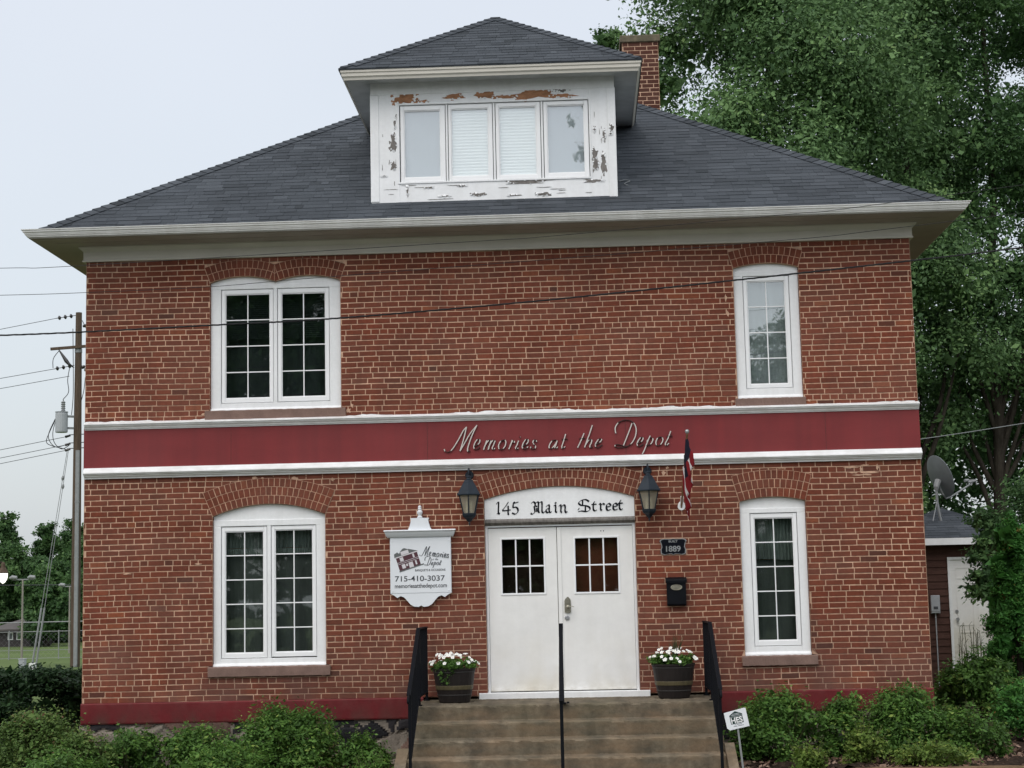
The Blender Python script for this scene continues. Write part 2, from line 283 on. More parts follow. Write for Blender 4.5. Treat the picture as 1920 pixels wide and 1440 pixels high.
def npmesh(name, verts, quads, attr):
    me = bpy.data.meshes.new(name); nv, nf = len(verts), len(quads)
    me.vertices.add(nv); me.vertices.foreach_set('co', np.asarray(verts, np.float32).ravel())
    k = quads.shape[1]
    me.loops.add(nf*k); me.loops.foreach_set('vertex_index', quads.astype(np.int32).ravel())
    me.polygons.add(nf); me.polygons.foreach_set('loop_start', np.arange(0, nf*k, k, dtype=np.int32))
    me.polygons.foreach_set('loop_total', np.full(nf, k, np.int32))
    at = me.attributes.new('v', 'FLOAT', 'FACE'); at.data.foreach_set('value', np.asarray(attr, np.float32))
    me.update(); me.validate(); return me
def put(o, parent=None, label=None, cat=None, group=None, kind=None):
    COL.objects.link(o)
    if parent is not None:
        o.parent = parent; o.matrix_parent_inverse = Matrix.Translation(-wloc(parent))
    if label: o['label'] = label
    if cat: o['category'] = cat
    if group: o['group'] = group
    if kind: o['kind'] = kind
    return o
def wloc(p):
    # every empty sits directly in the world; meshes sit at the origin
    return Vector(p.location) if p.parent is None else Vector((0, 0, 0))
def obj(name, mb, mats, parent=None, label=None, cat=None, group=None, kind=None, smooth=False):
    me = bpy.data.meshes.new(name); me.from_pydata(mb.v, [], mb.f)
    at = me.attributes.new('v', 'FLOAT', 'FACE'); at.data.foreach_set('value', np.asarray(mb.a, np.float32))
    for m in (mats if isinstance(mats, (list, tuple)) else [mats]): me.materials.append(MT[m] if isinstance(m, str) else m)
    if isinstance(mats, (list, tuple)): me.polygons.foreach_set('material_index', np.asarray(mb.m, np.int32))
    if smooth: me.polygons.foreach_set('use_smooth', np.ones(len(me.polygons), bool))
    me.update()
    return put(bpy.data.objects.new(name, me), parent, label, cat, group, kind)
def thing(name, label, cat, loc, group=None):
    o = bpy.data.objects.new(name, None); o.empty_display_size = 0.2; o.location = loc
    return put(o, None, label, cat, group)
def dup(root, shift, label=None, group=None, rotz=0.0):
    """copy of a thing with its parts and sub-parts, moved by shift"""
    nr = root.copy(); COL.objects.link(nr); nr.location = Vector(root.location)+Vector(shift); nr.rotation_euler = (0, 0, rotz)
    if label: nr['label'] = label
    if group: nr['group'] = group
    for c in list(root.children):
        d = c.copy(); COL.objects.link(d); d.parent = nr
        for g in list(c.children):
            e = g.copy(); COL.objects.link(e); e.parent = d
    return nr
def catmull(pts, k=6):
    P = [np.array(p, float) for p in pts]
    if len(P) < 3: return [P[0]+(P[1]-P[0])*t for t in np.linspace(0, 1, k+1)]
    o_ = []
    for i in range(len(P)-1):
        a, b, c, d = P[max(i-1, 0)], P[i], P[i+1], P[min(i+2, len(P)-1)]
        for t in np.linspace(0, 1, k, endpoint=False):
            o_.append(0.5*((2*b)+(-a+c)*t+(2*a-5*b+4*c-d)*t*t+(-a+3*b-3*c+d)*t**3))
    o_.append(P[-1]); return o_
def pen(mb, strokes, y0, y1, nib, wmax, wmin, m=0, msid=None, k=6, heavy=None):
    """broad-nib strokes in the x,z plane, raised from y1 to y0"""
    for si, st in enumerate(strokes):
        if si: y0 -= .0004
        P = catmull(st, k); L = len(P); A, B = [], []; WW = []
        for i in range(L):
            t = P[min(i+1, L-1)]-P[max(i-1, 0)]; t = t/(np.linalg.norm(t)+1e-9)
            w = wmin+(wmax-wmin)*abs(math.sin(math.atan2(t[1], t[0])-nib))**1.5; WW.append(w)
            nn = np.array([-t[1], t[0]])*w/2; A.append(P[i]+nn); B.append(P[i]-nn)
        k0 = len(mb.v)
        for i in range(L):
            for q, y in ((A[i], y0), (B[i], y0), (A[i], y1), (B[i], y1)): mb.v.append((q[0], y, q[1]))
        ms = m if msid is None else msid
        for i in range(L-1):
            a = k0+4*i; b = a+4
            mf = m if heavy is None or (WW[i]+WW[i+1])/2 > heavy else msid  # wide strokes get the painted sheen on their faces, thin ones stay dark
            for q, mi in (((a, a+1, b+1, b), mf), ((a, b, b+2, a+2), ms), ((a+1, a+3, b+3, b+1), ms)): mb.f.append(q); mb.a.append(.5); mb.m.append(mi)
        e = k0+4*(L-1)
        for q in ((k0, k0+2, k0+3, k0+1), (e, e+1, e+3, e+2)): mb.f.append(q); mb.a.append(.5); mb.m.append(ms)
def text(mb, s, x, z, size, y0, y1, width=None, m=0, rot=0.0, bold=0.0):
    """built-in font set flat against a wall, x,z = left end of the baseline"""
    cu = bpy.data.curves.new('lettering', 'FONT'); cu.body = s; cu.size = size; cu.extrude = 0; cu.offset = bold
    ob = bpy.data.objects.new('lettering', cu); COL.objects.link(ob)
    dg = bpy.context.evaluated_depsgraph_get(); dg.update()
    me = ob.evaluated_get(dg).to_mesh(); V = np.array([v.co[:] for v in me.vertices]); F = [tuple(p.vertices) for p in me.polygons]
    ob.evaluated_get(dg).to_mesh_clear(); bpy.data.objects.remove(ob); bpy.data.curves.remove(cu)
    sx = width/(V[:, 0].max()-V[:, 0].min()) if width else 1.0
    xs = (V[:, 0]-V[:, 0].min())*sx; zs = V[:, 1]; c, s_ = math.cos(rot), math.sin(rot)
    X = x+xs*c-zs*s_; Z = z+xs*s_+zs*c; n = len(V); k0 = len(mb.v)
    mb.v += [(float(X[i]), y0, float(Z[i])) for i in range(n)]+[(float(X[i]), y1, float(Z[i])) for i in range(n)]
    from collections import Counter
    ec = Counter()
    for q in F:
        for i in range(len(q)): ec[(q[i], q[(i+1) % len(q)])] += 1
    for q in F: mb.f.append(tuple(k0+i for i in q)); mb.a.append(.5); mb.m.append(m)
    for (i, j) in list(ec):
        if (j, i) not in ec: mb.f.append((k0+i, k0+n+i, k0+n+j, k0+j)); mb.a.append(.5); mb.m.append(m)
def ring(mb, prof, hx, y0, y1, m=0, a=0.5, sides=(0, 1, 2, 3)):
    """mitred moulding round a rectangle x +-hx, y0..y1; prof = (outward, z) points"""
    k0 = len(mb.v); n = len(prof)
    for o_, z in prof:
        mb.v += [(-hx-o_, y0-o_, z), (hx+o_, y0-o_, z), (hx+o_, y1+o_, z), (-hx-o_, y1+o_, z)]
    for i in range(n-1):
        for c in sides:
            d = (c+1) % 4; mb.f.append((k0+4*i+c, k0+4*i+d, k0+4*i+4+d, k0+4*i+4+c)); mb.a.append(a); mb.m.append(m)

# traced lettering strokes on the wall (x, z in metres) and paint flakes (kind, x, z, w, h)
SCRIPT= [[(-0.661,3.959),(-0.648,3.928),(-0.602,3.922),(-0.555,3.963),(-0.488,4.063),(-0.426,4.173),(-0.381,4.227)],[(-0.382,4.225),(-0.408,4.118),(-0.441,4.007),(-0.467,3.929)],[(-0.467,3.929),(-0.403,4.035),(-0.332,4.15),(-0.252,4.244)],[(-0.252,4.244),(-0.305,4.141),(-0.344,4.047),(-0.372,3.959),(-0.369,3.918),(-0.343,3.931)],[(-0.294,3.981),(-0.246,4.005),(-0.22,4.041),(-0.226,4.068),(-0.25,4.067),(-0.282,4.025),(-0.296,3.981),(-0.288,3.95),(-0.259,3.947),(-0.223,3.972)],[(-0.134,4.052),(-0.154,4.0),(-0.177,3.938)],[(-0.168,3.971),(-0.138,4.021),(-0.105,4.055),(-0.081,4.051)],[(-0.081,4.047),(-0.101,3.993),(-0.121,3.937)],[(-0.113,3.969),(-0.085,4.02),(-0.053,4.054),(-0.031,4.046)],[(-0.031,4.046),(-0.051,3.997),(-0.069,3.955),(-0.059,3.936),(-0.035,3.954)],[(0.073,4.054),(0.034,4.034),(0.01,3.987),(0.016,3.942),(0.05,3.938),(0.085,3.971),(0.1,4.022),(0.087,4.054),(0.07,4.052)],[(0.179,4.048),(0.161,3.997),(0.134,3.938)],[(0.147,3.97),(0.168,4.014),(0.191,4.041),(0.206,4.03),(0.201,4.015)],[(0.256,4.039),(0.238,3.99),(0.218,3.951),(0.228,3.932),(0.252,3.95)],[(0.273,4.09),(0.278,4.085),(0.272,4.08)],[(0.304,3.969),(0.349,3.992),(0.375,4.026),(0.371,4.053),(0.347,4.052),(0.315,4.01),(0.301,3.969),(0.308,3.938),(0.336,3.936),(0.374,3.964)],[(0.479,4.02),(0.473,4.039),(0.449,4.043),(0.432,4.017),(0.448,3.986),(0.464,3.965),(0.457,3.941),(0.43,3.932),(0.406,3.943),(0.406,3.96),(0.416,3.956)],[(0.729,4.024),(0.705,4.038),(0.667,4.025),(0.635,3.978),(0.631,3.94),(0.655,3.933),(0.69,3.963),(0.729,4.02)],[(0.732,4.027),(0.714,3.979),(0.699,3.946),(0.713,3.932),(0.737,3.952)],[(0.837,4.107),(0.811,4.027),(0.785,3.95),(0.795,3.93),(0.826,3.953)],[(0.787,4.043),(0.821,4.045),(0.859,4.046)],[(1.062,4.111),(1.025,4.026),(0.986,3.949),(0.979,3.935)],[(1.002,4.046),(1.036,4.048),(1.074,4.049)],[(1.167,4.208),(1.13,4.104),(1.09,4.003),(1.064,3.936)],[(1.079,3.97),(1.107,4.011),(1.138,4.034),(1.155,4.023),(1.147,3.989),(1.129,3.952),(1.135,3.931),(1.163,3.944)],[(1.198,3.964),(1.242,3.987),(1.274,4.02),(1.268,4.037),(1.244,4.035),(1.212,3.998),(1.197,3.96),(1.207,3.935),(1.238,3.934),(1.283,3.965)],[(1.654,4.219),(1.621,4.135),(1.581,4.04),(1.541,3.948)],[(1.452,4.101),(1.447,4.17),(1.495,4.237),(1.584,4.261),(1.665,4.233),(1.702,4.153),(1.687,4.051),(1.63,3.963),(1.547,3.928),(1.465,3.926),(1.437,3.948),(1.466,3.964),(1.524,3.949),(1.584,3.927)],[(1.708,3.965),(1.753,3.984),(1.781,4.018),(1.778,4.042),(1.754,4.039),(1.723,4.002),(1.708,3.965),(1.717,3.937),(1.744,3.935),(1.786,3.963)],[(1.871,4.06),(1.83,3.972),(1.794,3.884),(1.768,3.837)],[(1.828,3.989),(1.859,4.026),(1.89,4.035),(1.903,4.014),(1.888,3.974),(1.853,3.944),(1.819,3.941)],[(1.996,4.043),(1.958,4.023),(1.939,3.979),(1.945,3.942),(1.975,3.937),(2.01,3.967),(2.025,4.011),(2.013,4.039),(1.992,4.041)],[(2.124,4.111),(2.09,4.027),(2.054,3.959),(2.063,3.935),(2.098,3.962)],[(2.071,4.048),(2.105,4.05),(2.142,4.053)]]
BLACK= [[(-0.038,3.267),(-0.01,3.294),(-0.011,3.222),(-0.012,3.161),(0.001,3.147)],[(-0.033,3.148),(-0.012,3.158),(0.004,3.15)],[(0.113,3.294),(0.078,3.241),(0.043,3.19),(0.138,3.195)],[(0.109,3.247),(0.108,3.192),(0.107,3.148),(0.12,3.141)],[(0.236,3.291),(0.195,3.279),(0.178,3.286),(0.17,3.228),(0.204,3.227),(0.227,3.203),(0.223,3.166),(0.192,3.143),(0.155,3.157)],[(0.392,3.267),(0.417,3.287),(0.44,3.266),(0.432,3.212),(0.434,3.164),(0.406,3.138),(0.383,3.148)],[(0.415,3.222),(0.443,3.235),(0.466,3.228)],[(0.44,3.266),(0.471,3.286),(0.481,3.265),(0.479,3.17),(0.495,3.156)],[(0.481,3.265),(0.515,3.285),(0.525,3.264),(0.523,3.172),(0.54,3.151),(0.557,3.168)],[(0.459,3.211),(0.458,3.164)],[(0.572,3.225),(0.603,3.245),(0.613,3.231),(0.611,3.167),(0.628,3.153),(0.642,3.166)],[(0.612,3.204),(0.578,3.191),(0.574,3.164),(0.594,3.15),(0.612,3.17)],[(0.667,3.23),(0.685,3.243),(0.691,3.226),(0.69,3.165),(0.706,3.151)],[(0.686,3.274),(0.696,3.263)],[(0.729,3.225),(0.749,3.242),(0.756,3.221),(0.754,3.163),(0.768,3.15)],[(0.756,3.214),(0.79,3.241),(0.807,3.223),(0.805,3.169),(0.819,3.148),(0.832,3.162)],[(1.101,3.274),(1.061,3.299),(1.006,3.29),(0.974,3.26),(1.001,3.232),(1.059,3.224),(1.102,3.206),(1.108,3.175),(1.067,3.153),(1.006,3.161),(0.965,3.152)],[(1.023,3.29),(1.021,3.232)],[(1.055,3.217),(1.053,3.156)],[(0.98,3.199),(0.962,3.172)],[(1.172,3.276),(1.154,3.246),(1.152,3.178),(1.172,3.16),(1.193,3.173)],[(1.13,3.236),(1.161,3.239),(1.192,3.241)],[(1.219,3.234),(1.236,3.247),(1.242,3.227),(1.241,3.179),(1.254,3.162)],[(1.242,3.22),(1.27,3.246),(1.29,3.232)],[(1.313,3.201),(1.364,3.217),(1.345,3.245),(1.317,3.228),(1.312,3.184),(1.332,3.163),(1.366,3.176)],[(1.394,3.203),(1.446,3.218),(1.426,3.246),(1.398,3.23),(1.394,3.186),(1.414,3.165),(1.448,3.178)],[(1.492,3.285),(1.474,3.252),(1.472,3.187),(1.488,3.167),(1.512,3.18)],[(1.453,3.242),(1.484,3.245),(1.514,3.247)]]
PEEL= [('b',-1.097,8.427,0.279,0.12),('b',-0.863,8.389,0.17,0.035),('b',-0.467,8.439,0.231,0.065),('b',-0.059,8.447,0.231,0.09),('b',0.174,8.417,0.316,0.037),('b',0.544,8.437,0.486,0.11),('b',0.912,8.404,0.279,0.045),('b',0.705,8.467,0.146,0.055),('g',0.889,8.473,0.17,0.032),('g',-1.246,7.862,0.073,0.23),('g',-1.225,8.101,0.022,0.13),('g',-1.249,7.56,0.068,0.1),('g',-1.212,8.202,0.019,0.05),('g',1.289,7.641,0.063,0.15),('g',1.3,7.502,0.073,0.155),('g',1.402,7.512,0.061,0.26),('g',1.297,7.954,0.029,0.08),('g',1.417,7.875,0.034,0.155),('g',1.513,7.96,0.044,0.1),('g',1.498,7.885,0.049,0.035),('g',0.42,7.305,0.425,0.05),('g',1.274,7.291,0.231,0.037),('g',-0.182,7.162,0.182,0.037),('g',0.636,7.141,0.194,0.035),('g',-0.806,7.269,0.109,0.02),('g',-0.388,7.281,0.109,0.02),('g',0.27,7.138,0.17,0.017),('g',-0.611,7.155,0.146,0.012),('g',-1.369,7.438,0.073,0.015),('g',-1.076,7.24,0.019,0.125)]

# ------------------------------------------------------------------ the brick house
HX, HD = 5.15, 12.0                                     # half width, depth
house = thing('brick_house', 'two storey red brick house with a white dormer and a maroon name band', 'house', (0, 0, 0.2))
class Arch:
    """segmental brick arch: springing xl..xr at zs, crown zc, T thick"""
    def __init__(s, xl, xr, zs, zc, T):
        s.xl, s.xr, s.zs, s.zc, s.T = xl, xr, zs, zc, T; c = (xr-xl)/2; h = zc-zs
        s.R = (c*c+h*h)/(2*h); s.xc = (xl+xr)/2; s.z0 = zc-s.R; s.th = math.asin(c/s.R)
    def outer(s, z):
        if z <= s.zs: return None
        R = s.R+s.T; ze = s.z0+R*math.cos(s.th)
        if z >= s.z0+R: return None
        w = (z-s.z0)*math.tan(s.th) if z < ze else math.sqrt(max(R*R-(z-s.z0)**2, 0))
        return (s.xc-w, s.xc+w)
    def inner(s, z):
        if z <= s.zs or z >= s.zc: return None
        w = math.sqrt(max(s.R**2-(z-s.z0)**2, 0)); return (s.xc-w, s.xc+w)
    def pts(s, n=16, dz=0.0):
        return [(s.xc+s.R*math.sin(a), s.z0+s.R*math.cos(a)+dz) for a in np.linspace(s.th, -s.th, n)]
class Opening:
    def __init__(s, xl, xr, z0, arches, sill=None): s.xl, s.xr, s.z0, s.arches, s.sill = xl, xr, z0, arches, sill
    def span(s, z, brick):
        zs = max(a.zs for a in s.arches); iv = []; c = (s.xl+s.xr)/2
        if s.sill and s.sill[2] <= z <= s.sill[3]: iv.append((s.sill[0], s.sill[1]))
        if s.z0 <= z <= zs+1e-6: iv.append((s.xl, s.xr))
        for a in s.arches:
            q = a.outer(z) if brick else a.inner(z)
            if q: iv.append(q)
        return iv
def free(z, x0, x1, ops, brick):
    """what is left of x0..x1 at height z"""
    cut = sorted(q for o_ in ops for q in o_.span(z, brick)); res = []; c = x0
    for a, b in cut:
        if a > c: res.append((c, min(a, x1)))
        c = max(c, b)
    if c < x1: res.append((c, x1))
    return res
def match(ivs0, ivs1):
    """pair bottom and top intervals of a course"""
    o_ = []
    if len(ivs0) != len(ivs1): k = ivs0 if len(ivs0) > len(ivs1) else ivs1; return [(a, a) for a in k]
    for a in ivs0:
        for b in ivs1:
            if min(a[1], b[1])-max(a[0], b[0]) > 0.0: o_.append((a, b)); break
    return o_
def bricks(mb, P, x0, x1, z0, n, h, ops, hdr, seed=0, j=0.0105, vm=1.0):
    """P maps (x along, z, out) to space. material 0 brick, 1 mortar"""
    rg = random.Random(seed)
    for i in range(n):
        za, zb = z0+i*h, z0+(i+1)*h
        plain = match(free(za+.003, x0, x1, ops, True), free(zb-.003, x0, x1, ops, True)); ns = 1 if len(plain) == 1 else 6
        for s_ in range(ns):
            ya, yb = za+(zb-za)*s_/ns, za+(zb-za)*(s_+1)/ns
            for a, b in match(free(ya+.0005, x0, x1, ops, True), free(yb-.0005, x0, x1, ops, True)):
                mb.add([P(a[0], ya, -.0045), P(a[1], ya, -.0045), P(b[1], yb, -.0045), P(b[0], yb, -.0045)], [(0, 1, 2, 3)], .5, 1)
        hd = (i % 7 == hdr); L = 0.1035 if hd else 0.207
        off = (0.052 if hd else (0.1035 if i % 2 else 0.0))+rg.uniform(-.03, .03)
        f0, f1 = free(za+j/2, x0, x1, ops, True), free(zb-j/2, x0, x1, ops, True)
        ivs = match(f0, f1) if len(f0) == len(f1) else [(q, q) for q in (f1 if len(f1) < len(f0) else f0)]
        x = x0-off; row = rg.uniform(-.06, .06)
        while x < x1:
            l = L*(1+rg.uniform(-.05, .05))
            if hd and rg.random() < .12: l = 0.207
            bl, br = x+j/2, x+l-j/2
            for a, b in ivs:
                p0, p1 = max(bl, a[0]+j*.5), min(br, a[1]-j*.5); q0, q1 = max(bl, b[0]+j*.5), min(br, b[1]-j*.5)
                if p1-p0 < .012 and q1-q0 < .012: continue
                p1 = max(p1, p0+.002); q1 = max(q1, q0+.002)
                e = lambda: rg.uniform(-.0022, .0022)
                lo, hi = za+j/2+rg.uniform(-.0018, .0018), zb-j/2+rg.uniform(-.0018, .0018); d = rg.uniform(-.0012, .0022); c = .0025
                fr = [P(p0+e()+c, lo+e()+c, d), P(p1+e()-c, lo+e()+c, d), P(q1+e()-c, hi+e()-c, d), P(q0+e()+c, hi+e()-c, d)]
                bk = [P(p0, lo, -.0055), P(p1, lo, -.0055), P(q1, hi, -.0055), P(q0, hi, -.0055)]
                v = min(1, max(0, rg.gauss(.5, .13)+row))
                if rg.random() < .018: v = rg.uniform(0.02, .15)
                if rg.random() < .03: v = rg.uniform(.88, 1)
                v *= vm
                mb.add(fr+bk, [(0, 1, 2, 3), (4, 5, 1, 0), (5, 6, 2, 1), (6, 7, 3, 2), (7, 4, 0, 3)], v, 0)
            x += l
def voussoirs(name, a, rings, seed, xmin=-99, xmax=99):
    rg = random.Random(seed); mb = MB(); t = a.T/rings
    for k in range(rings):
        r0, r1 = a.R+k*t, a.R+(k+1)*t; rm = (r0+r1)/2; n = max(3, round(2*a.th*rm/0.0685)); da = 2*a.th/n
        for i in range(n):
            g = .0045/rm; a0 = -a.th+i*da+g+rg.uniform(-.001, .001); a1 = -a.th+(i+1)*da-g+rg.uniform(-.001, .001); d = -.0075+rg.uniform(-.002, .0015)
            q = []
            for aa, rr in ((a0, r0+.004), (a1, r0+.004), (a1, r1-.004), (a0, r1-.004)): q.append((a.xc+rr*math.sin(aa), a.z0+rr*math.cos(aa)))
            q = [(min(max(x, xmin), xmax), z) for x, z in q]
            if max(x for x, z in q)-min(x for x, z in q) < .012: continue
            v = min(1, max(0, rg.gauss(.52, .16)))
            vs = [(x, d, z) for x, z in q]+[(x, .11, z) for x, z in q]
            mb.add(vs, [(0, 1, 2, 3), (4, 5, 1, 0), (5, 6, 2, 1), (6, 7, 3, 2), (7, 4, 0, 3)], v, 0)
    # mortar bed behind the ring
    n = 24; an = np.linspace(-a.th, a.th, n)
    for i in range(n-1):
        q = [(min(max(a.xc+rr*math.sin(aa), xmin-.004), xmax+.004), a.z0+rr*math.cos(aa)) for aa, rr in ((an[i], a.R+.001), (an[i+1], a.R+.001), (an[i+1], a.R+a.T), (an[i], a.R+a.T))]
        mb.add([(x, -.0035, z) for x, z in q]+[(q[0][0], .11, q[0][1]), (q[1][0], .11, q[1][1])], [(0, 1, 2, 3), (4, 5, 1, 0)], .5, 1)
    return obj(name, mb, ['brick', 'mortar'], house)

aUL1, aUL2 = Arch(-3.575, -2.762, 6.128, 6.202, .207), Arch(-2.762, -1.936, 6.122, 6.194, .212)
aLL = Arch(-3.540, -2.147, 3.197, 3.339, .318); aUR = Arch(2.963, 3.763, 6.120, 6.177, .214)
aLR = Arch(2.932, 3.729, 3.226, 3.280, .328); aD = Arch(-0.185, 1.655, 3.325, 3.471, .30)
oUL = Opening(-3.575, -1.936, 4.50, [aUL1, aUL2], (-3.634, -1.880, 4.385, 4.516)); oLL = Opening(-3.540, -2.147, 1.36, [aLL], (-3.592, -2.095, 1.243, 1.370))
oUR = Opening(2.963, 3.763, 4.49, [aUR], (2.932, 3.788, 4.385, 4.498)); oLR = Opening(2.932, 3.729, 1.37, [aLR], (2.895, 3.797, 1.250, 1.375))
oD = Opening(-0.185, 1.655, 0.90, [aD])
front = lambda x, z, o_: (x, -o_, z+.0035*math.sin(1.7*x+.8*z)+.0022*math.sin(4.3*x-2.1*z))
wall = MB()
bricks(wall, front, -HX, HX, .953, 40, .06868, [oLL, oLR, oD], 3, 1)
bricks(wall, front, -HX, HX, 4.385, 30, .06840, [oUL, oUR], 1, 2)
for o_ in (oUL, oLL, oUR, oLR, oD):                     # brick reveals of the openings
    for x, sg in ((o_.xl, 1), (o_.xr, -1)):
        zs = o_.arches[0].zs; z = o_.z0
        while z < zs:
            z2 = min(z+.0686, zs); wall.add([(x, -.003, z+.004), (x, .13, z+.004), (x, .13, z2-.004), (x, -.003, z2-.004)], [(0, 1, 2, 3)], random.uniform(.3, .7), 0)
            wall.add([(x+.001*-sg, -.001, z), (x+.001*-sg, .13, z), (x+.001*-sg, .13, z2), (x+.001*-sg, -.001, z2)], [(0, 1, 2, 3)], .5, 1); z = z2
for sx, sd in ((-1, 3), (1, 4)):                        # the side walls and the back
    P = (lambda x, z, o_, sx=sx: (sx*(HX+o_), x if sx > 0 else HD-x, z))
    bricks(wall, P, 0, HD, .953, 40, .06868, [], 3, sd); bricks(wall, P, 0, HD, 4.385, 30, .0684, [], 1, sd+5)
wall.add([(HX, HD, .2), (-HX, HD, .2), (-HX, HD, 6.6), (HX, HD, 6.6)], [(0, 1, 2, 3)], .5, 0)
for z0, z1 in ((3.69, 4.4), (6.42, 6.66), (-.1, .96)):  # backing behind the bands
    for (xa, ya, xb, yb) in ((-HX, .0, -HX, HD), (HX, HD, HX, 0.)): wall.add([(xa, ya, z0), (xa, yb, z0), (xa, yb, z1), (xa, ya, z1)], [(0, 1, 2, 3)], .5, 1)
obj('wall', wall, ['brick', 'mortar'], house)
for i, (a, n_) in enumerate(((aUL1, 2), (aUL2, 2), (aLL, 3), (aUR, 2), (aLR, 3), (aD, 3))): voussoirs('brick_arch', a, n_, 20+i, *((-99, -2.766) if i == 0 else (-2.758, 99) if i == 1 else (-99, 99)))

# smears of pale pointing mortar left on the bricks
rg = random.Random(83)
def smear(m, x, z, w, h, k):
    n = 18; ph = rg.uniform(0, 6.28); m.prism([(x+w/2*math.cos(a)*(1+.25*math.sin(3*a+ph)+rg.uniform(-.2, .2)), z+h/2*math.sin(a)*(1+.3*math.sin(4*a+ph)+rg.uniform(-.25, .25))) for a in np.linspace(0, 2*math.pi, n+1)[:-1]], -.0035-.00003*k, .002, .5, 0)
spots = [(4.30, 3.615, .16, .020), (4.42, 3.585, .03, .07), (4.52, 3.547, .20, .022), (4.62, 3.61, .03, .06), (4.33, 3.55, .10, .02), (4.47, 3.635, .09, .022), (4.44, 3.52, .22, .018), (-3.02, 3.665, .06, .035), (-2.52, 3.640, .08, .05), (-2.92, 3.655, .03, .03), (2.02, 3.60, .05, .05), (2.07, 3.665, .035, .03), (-.62, 3.585, .05, .03), (-2.05, 3.62, .05, .04), (3.45, 3.63, .08, .02), (-1.84, 4.47, .05, .06), (-1.80, 4.53, .03, .05), (2.90, 4.46, .04, .03), (3.83, 4.45, .04, .03), (-3.66, 4.47, .04, .03), (2.86, 5.75, .03, .07), (2.88, 5.55, .03, .06), (-4.6, 2.52, .10, .016), (-3.72, 2.62, .09, .02), (1.92, 1.40, .12, .014)]
for k, (x, z, w, h) in enumerate(spots): m = MB(); smear(m, x, z, w, h, k); obj('mortar_smear', m, 'mortar', house)

# bands, mouldings, eaves
def strip(name, prof, mt, xa=-HX+.012, xb=HX+.004, parent=None, n=1):
    mb = MB(); L = len(prof)
    xs = np.linspace(xa, xb, n+1)
    for x in xs: mb.v += [(float(x), -o_, z) for o_, z in prof]
    for i in range(n):
        for j in range(L-1): mb.f.append((i*L+j, (i+1)*L+j, (i+1)*L+j+1, i*L+j+1)); mb.a.append(.5); mb.m.append(0)
    mb.f += [tuple(range(L)), tuple(n*L+j for j in range(L-1, -1, -1))]; mb.a += [.5, .5]; mb.m += [0, 0]
    return obj(name, mb, mt, parent or house)
strip('name_band', [(-.10, 3.80), (.020, 3.80), (.020, 4.33), (-.10, 4.33)], 'redpaint', -HX-.003, HX+.003)
strip('upper_moulding', [(-.02, 4.405), (.030, 4.400), (.088, 4.378), (.090, 4.366), (.074, 4.362), (.072, 4.348), (.052, 4.332), (.046, 4.318), (.034, 4.314), (.032, 4.303), (-.02, 4.303)], 'flash')
strip('lower_moulding', [(-.02, 3.832), (.052, 3.828), (.096, 3.770), (.098, 3.758), (.084, 3.754), (.080, 3.742), (.062, 3.734), (.058, 3.722), (.044, 3.716), (.036, 3.704), (.034, 3.694), (-.02, 3.694)], 'flash')
for xa, xb in ((-HX-.004, -.965), (2.50, HX+.004)): strip('base_band', [(-.05, .962), (.030, .952), (.038, .940), (.036, .72), (.030, .703), (-.05, .703)], 'basered_dim', xa, xb)
for sx in (-1, 1):
    for z0, z1 in ((3.72, 4.38), (.703, .955)): m = MB(); m.box(sx*HX-.004, sx*HX+.004, .012, HD, z0, z1); obj('side_band', m, 'redpaint', house)
def caulk(z, seed):                                     # ragged smear of white paint where a moulding meets the brick
    rg = random.Random(seed); m = MB(); x = -HX; t = .008; k = 0
    while x < HX:
        t = min(.024, max(-.004, t+rg.uniform(-.010, .010))); m.v += [(x, -.0065, z-.004), (x, -.006, z+max(t, .0))]
        if k: m.f.append((2*k-2, 2*k, 2*k+1, 2*k-1)); m.a.append(.5); m.m.append(0)
        k += 1; x += rg.uniform(.02, .09)
    obj('paint_smear', m, 'flash', house)
caulk(4.400, 61)
for z0, z1, oy in ((3.832, 4.302, .0204),):
    for x in (-3.31, -.87, 1.57, 4.01): m = MB(); m.box(x, x+.003, -oy-.0008, -oy+.004, z0, z1); obj('board_seam', m, 'letterd', house)
m = MB(); ring(m, [(.0, 6.436), (.040, 6.436), (.042, 6.452), (.030, 6.458), (.030, 6.560), (.036, 6.566), (.052, 6.584), (.080, 6.606), (.082, 6.622), (.0, 6.622)], HX, 0, HD); obj('frieze', m, 'cream', house)
m = MB(); ring(m, [(.07, 6.620), (.30, 6.623), (.302, 6.629), (.50, 6.632), (.505, 6.640), (.558, 6.642)], HX, 0, HD); obj('soffit', m, 'soffit', house)
gp = [(.548, 6.640), (.556, 6.655), (.575, 6.655), (.578, 6.668), (.588, 6.672), (.602, 6.700), (.618, 6.712), (.620, 6.728), (.632, 6.734), (.634, 6.744), (.622, 6.746), (.618, 6.738), (.606, 6.735), (.600, 6.69), (.556, 6.68)]
m = MB(); ring(m, gp, HX, 0, HD); obj('gutter', m, 'gutter', house)

